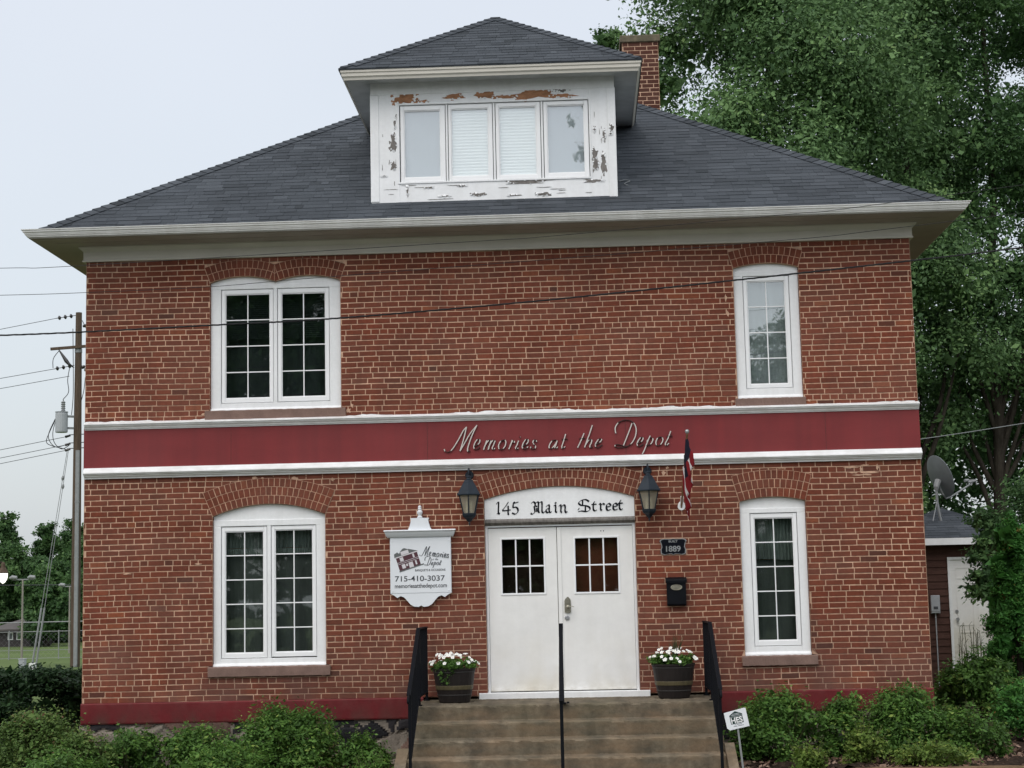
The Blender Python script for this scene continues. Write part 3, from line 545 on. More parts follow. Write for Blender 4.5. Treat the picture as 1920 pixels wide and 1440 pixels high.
# rubble foundation
def rubble(mb, P, L, z0, z1, seed, nx, nz, cell=0.30, amp=0.05):
    rg = np.random.default_rng(seed); K = int(L*(z1-z0)/(cell*cell*.55))
    cx_, cz_ = rg.uniform(0, L, K), rg.uniform(z0-.1, z1+.1, K); col = rg.random(K); hh = rg.uniform(.4, 1, K)
    X = np.linspace(0, L, nx); Z = np.linspace(z0, z1, nz); V = []; C = []
    for z in Z:
        for x in X:
            wx = x+.03*math.sin(z*21+x*5); wz = z+.03*math.sin(x*17)
            d = np.sqrt(((cx_-wx)*.75)**2+((cz_-wz)*1.2)**2); o2 = np.argsort(d)[:2]; gap = d[o2[1]]-d[o2[0]]
            k = min(1, gap/.07); V.append(P(x, z, -.012+amp*hh[o2[0]]*(k**.5))); C.append((col[o2[0]] if k > .28 else .93))
    k0 = len(mb.v); mb.v += V
    for j in range(nz-1):
        for i in range(nx-1):
            a = j*nx+i; mb.f.append((k0+a, k0+a+1, k0+a+nx+1, k0+a+nx)); mb.a.append(float(C[a])); mb.m.append(0)
m = MB(); rubble(m, lambda x, z, o_: (-HX-.02+x, -o_, z), 2*HX+.04, -.05, .706, 5, 420, 34)
for sx in (-1, 1): rubble(m, (lambda x, z, o_, sx=sx: (sx*(HX+o_), x if sx > 0 else HD-x, z)), HD, -.05, .706, 6+sx, 160, 14)
obj('foundation', m, 'stone', house)

# ------------------------------------------------------------------ windows
def sash_set(parent, x0, x1, z0, z1, gx0, gx1, gz0, gz1, cols, rows, y, glass, mk=True):
    """casement sash x0..x1,z0..z1 with its glass opening; y = front of the sash"""
    m = MB(); g = .006; x0 += g; x1 -= g; z0 += g; z1 -= g
    m.cbox(x0, gx0, y, y+.045, z0, z1, .004); m.cbox(gx1, x1, y, y+.045, z0, z1, .004)
    m.cbox(gx0, gx1, y+.0015, y+.045, z0, gz0, .004); m.cbox(gx0, gx1, y+.0015, y+.045, gz1, z1, .004)
    # stepped bead round the glass
    b = .010
    m.box(gx0, gx0+b, y+.012, y+.035, gz0, gz1); m.box(gx1-b, gx1, y+.012, y+.035, gz0, gz1); m.box(gx0+b, gx1-b, y+.0125, y+.035, gz0, gz0+b); m.box(gx0+b, gx1-b, y+.0125, y+.035, gz1-b, gz1)
    obj('sash', m, 'vinyl', parent)
    m = MB(); m.box(gx0+.004, gx1-.004, y+.026, y+.032, gz0+.004, gz1-.004); obj('pane', m, glass, parent)
    if cols > 1 or rows > 1:
        m = MB(); w = .0135
        for i in range(1, cols): c = gx0+(gx1-gx0)*i/cols; m.cbox(c-w/2, c+w/2, y+.016, y+.0255, gz0+b, gz1-b, .002)
        for i in range(1, rows): c = gz0+(gz1-gz0)*i/rows; m.cbox(gx0+b, gx1-b, y+.0172, y+.0254, c-w/2, c+w/2, .002)
        obj('grille', m, 'vinyl', parent)
def slats(m, x0, x1, z0, z1, y, pitch=.026, w=.022, tilt=.6):
    z = z1
    while z > z0:
        m.add([(x0, y-w/2*math.cos(tilt), z-w/2*math.sin(tilt)), (x1, y-w/2*math.cos(tilt), z-w/2*math.sin(tilt)), (x1, y+w/2*math.cos(tilt), z+w/2*math.sin(tilt)), (x0, y+w/2*math.cos(tilt), z+w/2*math.sin(tilt))], [(0, 1, 2, 3)]); z -= pitch
def pleats(m, x0, x1, z0, z1, y, pitch=.05, amp=.012, wob=0.0):
    n = max(4, int((x1-x0)/pitch*4)); xs = np.linspace(x0, x1, n+1); k0 = len(m.v)
    for x in xs:
        d = amp*math.sin(2*math.pi*(x-x0)/pitch)+random.uniform(-.3, .3)*amp; zb = z0+wob*math.sin(9*(x-x0))
        m.v += [(float(x), y+d*1.4, zb), (float(x), y+d*.7, z1)]
    for i in range(n): m.f.append((k0+2*i, k0+2*i+2, k0+2*i+3, k0+2*i+1)); m.a.append(.5); m.m.append(0)
def window(op, sashes, cols, rows, headz, glass, label=None):
    """casing (the part), with sashes, grilles, panes, sill and shades below it"""
    m = MB(); y0, y1 = .038, .13; xl, xr = op.xl+.001, op.xr-.001; zt = max(s[3] for s in sashes); zb = min(s[2] for s in sashes)
    xs0, xs1 = sashes[0][0], sashes[-1][1]
    m.cbox(xl, xs0, y0, y1, op.z0, zt, .004); m.cbox(xs1, xr, y0, y1, op.z0, zt, .004)
    m.cbox(xs0, xs1, y0+.0015, y1, op.z0, zb, .004); m.cbox(xl, xr, y0+.001, y1, zt, headz, .004)
    for a, b in zip(sashes[:-1], sashes[1:]): m.cbox(a[1], b[0], y0+.002, y1, zb, zt, .004)
    for a in op.arches:                                 # arched panel over the head
        p = [(a.xl+.002, headz), (a.xr-.002, headz)]+[(min(max(x, a.xl+.002), a.xr-.002), z-.003) for x, z in a.pts(18)]
        m.prism(p, y0+.012, y1)
    # sloping sub-sill
    m.add([(xl, y0+.002, op.z0+.045), (xr, y0+.002, op.z0+.045), (xr, .012, op.z0+.016), (xl, .012, op.z0+.016), (xl, .012, op.z0-.004), (xr, .012, op.z0-.004)], [(0, 3, 2, 1), (3, 4, 5, 2)])
    w = obj('window', m, 'white', house)
    if label: w['label'] = label
    for x0, x1, z0, z1, g in sashes: sash_set(w, x0, x1, z0, z1, *g, cols, rows, y0+.012, glass)
    sx0, sx1, sz0, sz1 = op.sill; m = MB()
    n = 40; xs = np.linspace(sx0, sx1, n); k0 = 0; prof = [(.10, sz1), (.0, sz1-.004), (-.036, sz1-.010), (-.042, sz1-.020), (-.042, sz0+.006), (-.036, sz0), (.10, sz0)]
    for x in xs:
        for (yy, zz) in prof: m.v.append((float(x), yy+random.uniform(-.003, .003), zz+random.uniform(-.003, .003)))
    L = len(prof)
    for i in range(n-1):
        for j in range(L-1): m.f.append((i*L+j, i*L+j+1, (i+1)*L+j+1, (i+1)*L+j)); m.a.append(.5); m.m.append(0)
    m.f += [tuple(range(L-1, -1, -1)), tuple((n-1)*L+j for j in range(L))]; m.a += [.5, .5]; m.m += [0, 0]
    obj('sill', m, 'sill', w)
    return w
wUL = window(oUL, [(-3.446, -2.785, 4.602, 6.043, (-3.396, -2.830, 4.664, 5.983)), (-2.738, -2.080, 4.604, 6.043, (-2.688, -2.131, 4.666, 5.980))], 2, 4, 6.098, 'glassdark')
m = MB(); slats(m, -3.42, -2.10, 5.42, 5.99, .20); obj('slat_blind', m, 'darkblind', wUL)
m = MB(); pleats(m, -3.43, -2.09, 4.61, 6.0, .30, .2, .010, 0); obj('curtain', m, 'drape', wUL)  # unseen backing added behind the blind to lighten the black panes
wLL = window(oLL, [(-3.445, -2.873, 1.458, 3.071, (-3.398, -2.918, 1.523, 3.010)), (-2.827, -2.264, 1.466, 3.073, (-2.781, -2.310, 1.527, 3.020))], 2, 5, 3.147, 'glass')
m = MB(); pleats(m, -3.44, -2.27, 2.80, 3.06, .19, .045, .012, .008); pleats(m, -3.44, -2.27, 2.72, 2.80, .185, .03, .006, .01); obj('valance', m, 'valance', wLL)
m = MB(); pleats(m, -3.44, -2.27, 1.46, 2.72, .24, .16, .010, 0); obj('curtain', m, 'drape', wLL)
wUR = window(oUR, [(3.078, 3.652, 4.617, 6.022, (3.128, 3.599, 4.670, 5.960))], 2, 4, 6.082, 'glassup')
m = MB(); m.box(3.10, 3.64, .15, .16, 4.63, 6.01); obj('curtain', m, 'greyblind', wUR)
wLR = window(oLR, [(3.054, 3.626, 1.478, 3.086, (3.102, 3.576, 1.545, 3.026))], 2, 5, 3.142, 'glass')
m = MB(); pleats(m, 3.06, 3.62, 2.52, 3.08, .19, .04, .01, .008); obj('valance', m, 'valance', wLR)
m = MB(); pleats(m, 3.06, 3.62, 1.48, 2.52, .24, .16, .010, 0); obj('curtain', m, 'drape', wLR)

# ------------------------------------------------------------------ entrance: frame, two doors, address panel
m = MB(); LZ = .92
m.cbox(-.183, -.150, .045, .14, .985, 3.02, .004); m.cbox(1.622, 1.655, .045, .14, .985, 3.02, .004); m.box(-.150, 1.622, .047, .14, 2.985, 3.02)
obj('door_frame', m, 'white', house)
m = MB(); m.cbox(-.285, 1.775, -.075, .10, .915, .990, .005); m.box(-.183, 1.655, .10, .3, .93, .985); obj('threshold', m, 'white', house)
def door(x0, x1, wx, handle):
    z0, z1 = 1.002, 2.972; ya, yb = .062, .105; gx0, gx1, gz0, gz1 = wx
    m = MB(); m.box(x0, gx0, ya, yb, z0, z1); m.box(gx1, x1, ya, yb, z0, z1); m.box(gx0, gx1, ya, yb, z0, gz0); m.box(gx0, gx1, ya, yb, gz1, z1)
    if handle: m.cbox(x0-.045, x0+.004, ya-.012, ya+.02, z0, z1, .003)
    d = obj('door', m, 'door', house)
    m = MB(); t = .024
    m.cbox(gx0-t, gx0, ya-.010, ya+.01, gz0-t, gz1+t, .004); m.cbox(gx1, gx1+t, ya-.010, ya+.01, gz0-t, gz1+t, .004)
    m.cbox(gx0, gx1, ya-.0092, ya+.01, gz0-t, gz0, .004); m.cbox(gx0, gx1, ya-.0092, ya+.01, gz1, gz1+t, .004)
    for i in (1, 2): c = gx0+(gx1-gx0)*i/3; m.cbox(c-.009, c+.009, ya+.002, ya+.02, gz0, gz1, .003)
    c = (gz0+gz1)/2; m.cbox(gx0, gx1, ya+.003, ya+.0195, c-.009, c+.009, .003)
    obj('window_trim', m, 'vinyl', d)
    m = MB(); m.box(gx0, gx1, ya+.024, ya+.03, gz0, gz1); obj('pane', m, 'glass', d)
    return d
dl = door(-.146, .690, (.019, .528, 2.180, 2.834), False)
dr = door(.742, 1.618, (.917, 1.433, 2.177, 2.830), True)
dl['label'] = 'left white door with dark panes and no handle'; dr['label'] = 'right white door with brown panes, a latch plate and a deadbolt'
m = MB(); m.box(.86, 1.49, .20, .21, 1.0, 2.95); obj('interior_panel', m, 'brown', dr)
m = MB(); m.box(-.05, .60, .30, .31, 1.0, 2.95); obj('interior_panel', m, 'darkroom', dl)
# latch plate, knob, keyhole, deadbolt
m = MB(); p = [(.770, 1.935), (.800, 1.925), (.832, 1.925), (.846, 1.940), (.846, 2.075), (.838, 2.100), (.826, 2.108), (.820, 2.122), (.800, 2.122), (.794, 2.108), (.780, 2.100), (.770, 2.075)]
m.prism(p, .048, .062); m.box(.785, .831, .044, .048, 2.045, 2.085)
m.tube([(.812, .05, 2.00), (.812, -.010, 2.00)], .009, 10); m.tube([(.812, -.01, 2.0), (.812, -.026, 2.0), (.812, -.045, 2.0), (.812, -.054, 2.0)], [.012, .024, .022, .008], 14)
m.tube([(.812, -.03, 2.0), (.86, -.028, 2.008), (.885, -.02, 2.000)], .004, 6)
obj('door_handle', m, 'brass', dr)
m = MB(); m.tube([(.797, .062, 1.872), (.797, .046, 1.872), (.797, .040, 1.872)], [.030, .029, .018], 18); obj('deadbolt', m, 'steel', dr)
m = MB()
for x in (1.236, 1.268): m.tube([(x, .063, 2.915), (x, .060, 2.915)], .007, 8)
obj('screw_hole', m, 'ink', dr)
# address panel over the doors
m = MB(); p = [(aD.xl+.003, 3.085), (aD.xr-.003, 3.085)]+[(min(max(x, aD.xl+.003), aD.xr-.003), z-.004) for x, z in aD.pts(24)]
m.prism(p, .022, .12)
tp = obj('address_panel', m, 'white', house)
m = MB(); m.add([(aD.xl+.002, .022, 3.085), (aD.xr-.002, .022, 3.085), (aD.xr-.002, -.022, 3.060), (aD.xl+.002, -.022, 3.060), (aD.xr-.002, -.022, 3.038), (aD.xl+.002, -.022, 3.038), (aD.xr-.002, .045, 3.005), (aD.xl+.002, .045, 3.005)], [(0, 3, 2, 1), (3, 5, 4, 2), (5, 7, 6, 4), (0, 7, 5, 3), (1, 2, 4, 6)])
obj('drip_ledge', m, 'greywood', tp)
for a, b in ((0, 5), (5, 16), (16, len(BLACK))):
    m = MB(); pen(m, BLACK[a:b], .0185, .024, math.radians(38), .024, .006); obj('address_lettering', m, 'ink', tp)
# script lettering on the name band
SW = (17, 21, 26)
for a, b in ((0, SW[0]), (SW[0], SW[1]), (SW[1], SW[2]), (SW[2], len(SCRIPT))):
    m = MB(); pen(m, SCRIPT[a:b], -.040, -.020, math.radians(-8), .0138, .0046, 0, 1, heavy=.0103); obj('name_lettering', m, ['letterw', 'letterd'], house)

# ------------------------------------------------------------------ roof
K = .6696; CA = 1/math.sqrt(1+K*K); SA = K*CA
def shingles(mb, P0, U, Wd, Nn, length, a, b, seed, e=.122, w0=0.0):
    rg = random.Random(seed); P0, U, Wd, Nn = map(Vector, (P0, U, Wd, Nn)); w = w0
    while w < length:
        w2 = min(w+e+.02, length); x = a(w)-.02-rg.uniform(0, .2); xe = b(w)+.02; tone = rg.gauss(0, .05)
        lo_, hi_ = a(w), b(w); lo2, hi2 = a(w2), b(w2)
        while x < xe:
            l = rg.choice((.10, .14, .17, .21, .26, .33))*rg.uniform(.85, 1.15); t = rg.choice((.005, .006, .008, .009)); v = min(1, max(0, rg.gauss(.5, .13)+tone))
            if rg.random() < .02: v = min(1, v+.2)
            x0, x1 = max(x, lo_), min(x+l-.004, hi_); y0, y1 = max(x, lo2), min(x+l-.004, hi2); dw = rg.uniform(-.004, .004)
            if x1-x0 > .01:
                if y1 < y0: y0 = y1 = min(max((x0+x1)/2, lo2), hi2)
                q = [P0+U*x0+Wd*(w+dw)+Nn*t, P0+U*x1+Wd*(w+dw)+Nn*t, P0+U*y1+Wd*w2+Nn*.002, P0+U*y0+Wd*w2+Nn*.002, P0+U*x0+Wd*(w+dw), P0+U*x1+Wd*(w+dw)]
                mb.add(q, [(0, 1, 2, 3), (4, 5, 1, 0), (4, 0, 3), (1, 5, 2)], v)
            x += l
        w += e
def hipcaps(mb, p0, p1, n1, n2, d1, d2, seed, e=.135, w=.145):
    """bent cap shingles up a hip; d1,d2 run from the hip down each slope"""
    rg = random.Random(seed); p0, p1, n1, n2, d1, d2 = map(Vector, (p0, p1, n1, n2, d1, d2)); T = p1-p0; L = T.length; T.normalize(); s = .05; up = (n1+n2).normalized(); W0 = w
    while s < L-.02:
        s2 = min(s+e+.03, L); w = min(W0, 1.05*s+.01); v = min(1, max(0, rg.gauss(.55, .16))); t = .020
        a, b = p0+T*s, p0+T*s2; A = a+up*t*1.2; B = b+up*.008
        q = [A, B, a+d1*w+n1*t, b+d1*w+n1*.010, a+d2*w+n2*t, b+d2*w+n2*.010, a+d1*w, a+d2*w, a, b+d1*w, b+d2*w]
        mb.add(q, [(0, 2, 3, 1), (0, 1, 5, 4), (0, 8, 6, 2), (0, 4, 7, 8), (2, 6, 9, 3), (4, 5, 10, 7)], v); s += e
EO = .575; E0 = (-HX-EO, -EO, 6.690); HW = HX+EO; LS = HW/CA; EZ = 6.690
AP1, AP2 = (0, -EO+HW, EZ+K*HW), (0, HD+EO-HW, EZ+K*HW)
m = MB()
A_, B_, C_, D_ = (-HW, -EO, EZ), (HW, -EO, EZ), (HW, HD+EO, EZ), (-HW, HD+EO, EZ)
m.add([A_, B_, C_, D_, AP1, AP2], [(0, 1, 4), (1, 2, 5, 4), (2, 3, 5), (3, 0, 4, 5)], .3)
m.add([(x, y, z-.03) for x, y, z in (A_, B_, C_, D_)], [(0, 3, 2, 1)], .3)
nF, nR, nL = (0, -SA, CA), (SA, 0, CA), (-SA, 0, CA)
shingles(m, A_, (1, 0, 0), (0, CA, SA), nF, LS, lambda w: w*CA, lambda w: 2*HW-w*CA, 11)
shingles(m, B_, (0, 1, 0), (-CA, 0, SA), nR, LS, lambda w: w*CA, lambda w: HD+2*EO-w*CA, 12)
shingles(m, D_, (0, -1, 0), (CA, 0, SA), nL, LS, lambda w: w*CA, lambda w: HD+2*EO-w*CA, 13)
roof = obj('roof', m, 'shingle', house)
m = MB()
dF, dS = Vector((0, -CA, -SA)), 1
def hipdirs(t, n):                                      # downhill, square to the hip, within the slope
    d = Vector(n).cross(Vector(t)).normalized(); return d if d.z < 0 else -d
for pe, pa, n2 in ((A_, AP1, nL), (B_, AP1, nR)):
    t = Vector(pa)-Vector(pe); hipcaps(m, pe, pa, nF, n2, hipdirs(t, nF), hipdirs(t, n2), 15)
hipcaps(m, AP1, AP2, nR, nL, (CA, 0, -SA), (-CA, 0, -SA), 17)
obj('hip_cap', m, 'shingle', roof)
# wiggle of loose cable on the slope beside the dormer
m = MB(); m.tube(catmull([(1.60, .42, 7.375), (1.68, .45, 7.40), (1.735, .42, 7.375), (1.70, .37, 7.35), (1.665, .33, 7.32), (1.69, .28, 7.29), (1.71, .28, 7.285)]), .006, 6); obj('loose_cable', m, 'palewire', roof)

# chimney
ch = MB(); cx0, cx1, cya, cyb = 1.905, 2.515, 7.0, 7.62; h_ = .073
for P, L, sd in ((lambda x, z, o_: (cx0+x, cya-o_, z), cx1-cx0, 31), (lambda x, z, o_: (cx0-o_, cyb-x, z), cyb-cya, 32), (lambda x, z, o_: (cx1+o_, cya+x, z), cyb-cya, 33), (lambda x, z, o_: (cx1-x, cyb+o_, z), cx1-cx0, 34)):
    bricks(ch, P, 0, L, 11.42-46*h_, 46, h_, [], 9, sd, .013, .06)
chm = obj('chimney', ch, ['brick', 'mortar'], house)
m = MB(); prof = [(.0, 0), (.030, .0), (.034, .012), (.034, .105), (.022, .118), (-.24, .135)]
m2 = MB(); ring(m2, [(o_, 11.42+z) for o_, z in prof], (cx1-cx0)/2, 0, cyb-cya); m2.v = [(x+(cx0+cx1)/2, y+cya, z) for x, y, z in m2.v]; obj('chimney_cap', m2, 'concrete', chm)

# ------------------------------------------------------------------ dormer
DX0, DX1, DY = -1.533, 1.560, .018; DC = .010; DW = 1.900; DO = .435; DZ = 8.752
m = MB()
wx0, wx1, wz0, wz1 = -1.170, 1.232, 7.345, 8.350
m.cbox(DX0, wx0, DY, DY+.05, 7.075, 8.50, .004); m.cbox(wx1, DX1-.002, DY, DY+.05, 7.09, 8.50, .004)
m.cbox(wx0, wx1, DY+.0012, DY+.05, 7.085, wz0, .004); m.cbox(wx0, wx1, DY+.0016, DY+.05, wz1, 8.50, .004); m.cbox(DX0, DX1-.002, DY-.006, DY+.05, 8.488, 8.66, .004)
m.cbox(1.462, DX1+.006, DY-.016, DY+.04, 7.060, 8.487, .004); m.cbox(DX0-.004, -1.425, DY-.010, DY+.04, 7.098, 8.487, .008)
m.cbox(wx0-.020, wx1+.020, DY-.010, DY+.02, wz0-.020, wz0+.002, .003); m.cbox(wx0-.020, wx1+.020, DY-.0095, DY+.02, wz1-.002, wz1+.018, .003)
m.cbox(wx0-.020, wx0+.002, DY-.009, DY+.02, wz0, wz1, .003); m.cbox(wx1-.002, wx1+.020, DY-.009, DY+.02, wz0, wz1, .003)
for x in (DX0+.004, DX1-.004): m.add([(x, DY+.03, 6.9), (x, 3.2, 6.9), (x, 3.2, 8.66), (x, DY+.03, 8.66)], [(0, 1, 2, 3)])
for xa, xb in ((-.580, -.556), (.018, .044), (.624, .650)): m.cbox(xa, xb, DY+.008, DY+.05, wz0, wz1, .003)
dorm = obj('dormer', m, 'white', house)
for x0, x1, g, gl in ((-1.164, -.582, (-1.111, -.648, 7.408, 8.280), 'glassup'), (-.554, .016, (-.514, -.041, 7.406, 8.283), 'glassup'), (.046, .622, (.093, .565, 7.402, 8.288), 'glassup'), (.652, 1.228, (.701, 1.170, 7.410, 8.290), 'glassup')):
    sash_set(dorm, x0, x1, wz0+.002, wz1-.002, *g, 1, 1, DY+.014, gl)
m = MB(); m.box(-1.12, -.63, .085, .09, 7.40, 8.30); obj('curtain', m, 'plainblind', dorm)
m = MB()
for xa, xb in ((-.53, -.02), (.08, .58)):
    z = 8.30; k = 0
    while z > 7.39: m.add([(xa, .078+.005*(k % 2), z), (xb, .078+.005*(k % 2), z), (xb, .078+.005*((k+1) % 2), z-.02), (xa, .078+.005*((k+1) % 2), z-.02)], [(0, 3, 2, 1)]); z -= .02; k += 1
obj('pleated_blind', m, 'blind', dorm)
m = MB(); m.box(.69, 1.18, .085, .09, 7.40, 8.30); obj('curtain', m, 'plainblind', dorm)
# flaked paint: irregular patches of bare wood
def blob(mb, x, z, w, h, y, rg, mi):
    n = 26; ph = [rg.uniform(0, 6.28) for _ in range(4)]; pts = []
    for i in range(n):
        a = 2*math.pi*i/n; k = 1+.22*math.sin(3*a+ph[0])+.16*math.sin(5*a+ph[1])+.12*math.sin(8*a+ph[2])+rg.uniform(-.16, .16)
        sq = max(abs(math.cos(a)), abs(math.sin(a)))**.5
        pts.append((x+w/2*k*math.cos(a)/sq, z+h/2*k*math.sin(a)/sq))
    mb.prism(pts, y, y+.004, .5, mi)
rg = random.Random(5)
for i, (t_, x, z, w, h) in enumerate(PEEL):
    yb = DY-.0015 if 8.488 > z else DY-.0078
    if x > 1.455 or x < -1.42: yb = DY-.0175
    m = MB(); blob(m, x, z, w, h, yb-.00003*i, rg, 0)
    if w > h*2.2:
        for k in range(4): blob(m, x+rg.uniform(-.6, .6)*w, z+rg.uniform(-.7, .7)*h, w*.13, h*.3, yb-.00003*i-.00001, rg, 0)
    if h > w*1.5:
        for k in range(3): blob(m, x+rg.uniform(-.7, .7)*w, z+rg.uniform(-.6, .6)*h, w*.3, h*.16, yb-.00003*i-.00001, rg, 0)
    for k in range(7):                                  # lifted flakes of paint at the rim
        a = rg.uniform(0, 6.28); fx, fz = x+w/2*math.cos(a)*rg.uniform(.9, 1.1), z+h/2*math.sin(a)*rg.uniform(.9, 1.1); s = rg.uniform(.007, .016); c, s2 = math.cos(a), math.sin(a)
        m.add([(fx+c*s-s2*s, yb-.001, fz+s2*s+c*s), (fx-c*s*.8-s2*s*.7, yb-.012, fz-s2*s*.8+c*s*.7), (fx-c*s*.8+s2*s*.8, yb-.009, fz-s2*s*.8-c*s*.8), (fx+c*s+s2*s, yb-.001, fz+s2*s-c*s)], [(0, 1, 2, 3)], .5, 1)
    obj('bare_wood_patch', m, ['bare' if t_ == 'b' else 'greywood', 'white'], dorm)
for k in range(15):
    m = MB(); x, z = rg.uniform(-1.4, 1.4), rg.uniform(7.10, 7.32); blob(m, x, z, rg.uniform(.05, .16), .005, DY-.0036-.00001*k, rg, 0); obj('paint_crack', m, 'greywood', dorm)
for k in range(14):
    m = MB(); x, z = rg.choice((rg.uniform(-1.40, -1.21), rg.uniform(1.26, 1.44))), rg.uniform(7.3, 8.4); blob(m, x, z, .006, rg.uniform(.02, .09), DY-.0036-.00001*k, rg, 0); obj('paint_crack', m, 'greywood', dorm)
# dormer eaves and roof
hwx, cyb = (DX1-DX0)/2, 3.0; cxm = (DX0+DX1)/2
def dring(prof, name, mt):
    q = MB(); ring(q, prof, hwx, DY, 3.0, sides=(3, 0, 1)); q.v = [(x+cxm, y, z) for x, y, z in q.v]; return obj(name, q, mt, dorm)
dring([(.0, 8.640), (.292, 8.632)], 'dormer_soffit', mat('grey_soffit_paint', (0.50, 0.51, 0.51), 0.7, 0.2, noise=(3, 0.2)))
dring([(.290, 8.650), (.290, 8.606), (.298, 8.604), (.304, 8.632), (.314, 8.642), (.322, 8.650), (.323, 8.688), (.335, 8.696), (.338, 8.728), (.300, 8.735)], 'fascia', 'cream')
dm = MB(); A2, B2 = (DC-DW, DY-.33-.012, DZ-.012), (DC+DW, DY-.33-.012, DZ-.012); yA = A2[1]; APd = (DC, yA+DW, A2[2]+K*DW); yr = (APd[2]-EZ)/K-EO+.05
dm.add([A2, B2, APd, (DC, yr, APd[2]), (DC-DW, 2.75, A2[2]), (DC+DW, 2.75, A2[2])], [(0, 1, 2), (1, 5, 3, 2), (4, 0, 2, 3)], .3)
dm.add([(x, y, z-.016) for x, y, z in (A2, B2, (DC+DW, 2.75, A2[2]), (DC-DW, 2.75, A2[2]))], [(0, 3, 2, 1)], .1)
dm.add([A2, B2, (B2[0], B2[1], B2[2]-.016), (A2[0], A2[1], A2[2]-.016)], [(0, 3, 2, 1)], .1)
for X_ in (A2[0], B2[0]): dm.add([(X_, A2[1], A2[2]), (X_, 2.75, A2[2]), (X_, 2.75, A2[2]-.016), (X_, A2[1], A2[2]-.016)], [(0, 1, 2, 3)], .1)
LD = DW/CA
shingles(dm, A2, (1, 0, 0), (0, CA, SA), nF, LD, lambda w: w*CA, lambda w: 2*DW-w*CA, 41)
shingles(dm, B2, (0, 1, 0), (-CA, 0, SA), nR, LD, lambda w: w*CA, lambda w: 3.0+w*CA, 42)
shingles(dm, (DC-DW, yA+5.0, A2[2]), (0, -1, 0), (CA, 0, SA), nL, LD, lambda w: 2.0-w*CA, lambda w: 5.0-w*CA, 43)
for pe, n2 in ((A2, nL), (B2, nR)):
    t = Vector(APd)-Vector(pe); hipcaps(dm, pe, APd, nF, n2, hipdirs(t, nF), hipdirs(t, n2), 45, w=.13)
hipcaps(dm, APd, (DC, yr, APd[2]), nR, nL, (CA, 0, -SA), (-CA, 0, -SA), 47)
obj('dormer_roof', dm, 'shingle', dorm)

# ------------------------------------------------------------------ front steps and iron rails
SX0, SX1, LF = -.965, 2.50, -1.14                        # sides, front edge of the landing
m = MB(); rg = random.Random(3)
TR, RI = .285, .174
edge = [(.10, LZ)]; y, z = LF, LZ
for k in range(5):
    edge += [(y+.035, z), (y+.012, z-.004), (y+.001, z-.014), (y, z-.030), (y+.012, z-RI+.004)]
    z -= RI; edge += [(y+.008, z+.001)]; y -= TR
edge += [(y, z-.0)]
n = 120; xs = np.linspace(SX0, SX1, n+1); L = len(edge); chip = [[0.0]*L for _ in range(n+1)]
for _ in range(46):                                     # worn and chipped nosings
    i0, kk, dp = rg.randrange(n), rg.randrange(5), rg.uniform(.004, .016)
    for i in range(max(0, i0-rg.randint(0, 3)), min(n, i0+rg.randint(1, 3))):
        for j in (2, 3, 4): chip[i][1+6*kk+j-2] = dp*rg.uniform(.5, 1)
for i, x in enumerate(xs):
    for j, (yy, zz) in enumerate(edge): m.v.append((float(x), yy+rg.uniform(-.002, .002)+chip[i][j], zz+rg.uniform(-.002, .002)-chip[i][j]*.7))
for i in range(n):
    for j in range(L-1): m.f.append((i*L+j, i*L+j+1, (i+1)*L+j+1, (i+1)*L+j)); m.a.append(.5); m.m.append(0)
for x in (SX0, SX1):
    zz = LZ; yy = LF
    m.add([(x, .1, 0), (x, .1, LZ), (x, LF, LZ), (x, LF, 0)], [(0, 1, 2, 3)])
    for k in range(4): zz -= RI; m.add([(x, yy, 0), (x, yy, zz), (x, yy-TR, zz), (x, yy-TR, 0)], [(0, 1, 2, 3)]); yy -= TR
steps = thing('front_steps', 'wide flight of worn brown concrete steps rising to the white double doors', 'steps', (.77, -1.4, .05))
obj('flight', m, 'concrete', steps)
# low concrete cheeks beside the lower treads
for xa, xb in ((SX0-.13, SX0-.004), (SX1+.004, SX1+.11)):
    m = MB(); m.add([(xa, -1.75, .0), (xb, -1.75, .0), (xb, -1.75, .50), (xa, -1.75, .50), (xa, -2.62, .0), (xb, -2.62, .0), (xb, -2.62, .12), (xa, -2.62, .12)], [(3, 2, 1, 0), (4, 5, 6, 7), (0, 4, 7, 3), (1, 2, 6, 5), (3, 7, 6, 2)]); obj('side_wall', m, 'concrete', steps)

def railing(x, label, name='iron_handrail'):
    t = thing(name, label, 'handrail', (x, -1.2, LZ), 'black iron rails of the front steps')
    ztop, yw, yl, ye = 1.795, -.13, -1.10, -2.16; ze = ztop-(yl-ye)*RI/TR*.98
    for y0, zb, zt in ((yw, LZ, ztop), (yl+.02, LZ, ztop), (ye, LZ-4*RI-.18, ze)):
        m = MB(); m.box(x-.016, x+.016, y0-.016, y0+.016, zb, zt-.01); m.box(x-.035, x+.035, y0-.035, y0+.035, zb, zb+.012)
        obj('post', m, 'iron', t)
    m = MB(); m.beam((x, yw+.03, ztop), (x, yl, ztop), .042, .016); m.beam((x, yl+.006, ztop+.002), (x, ye-.10, ze-.055), .042, .016)
    m.tube(catmull([(x, ye-.10, ze-.055), (x, ye-.15, ze-.09), (x, ye-.16, ze-.13), (x, ye-.12, ze-.14)]), .014, 6); obj('top_rail', m, 'iron', t)
    zb = LZ+.10; m = MB(); m.beam((x, yw, zb), (x, yl, zb), .022, .014); m.beam((x, yl, zb), (x, ye, zb-(yl-ye)*RI/TR*.98), .022, .014); obj('bottom_rail', m, 'iron', t)
    k = 0; y = yw-.1
    while y > ye+.06:
        d = 0 if y > yl else (yl-y)*RI/TR*.98
        m = MB(); m.box(x-.007, x+.007, y-.007, y+.007, zb-d, ztop-d-.006); obj('picket', m, 'iron', t); y -= .105
    return t
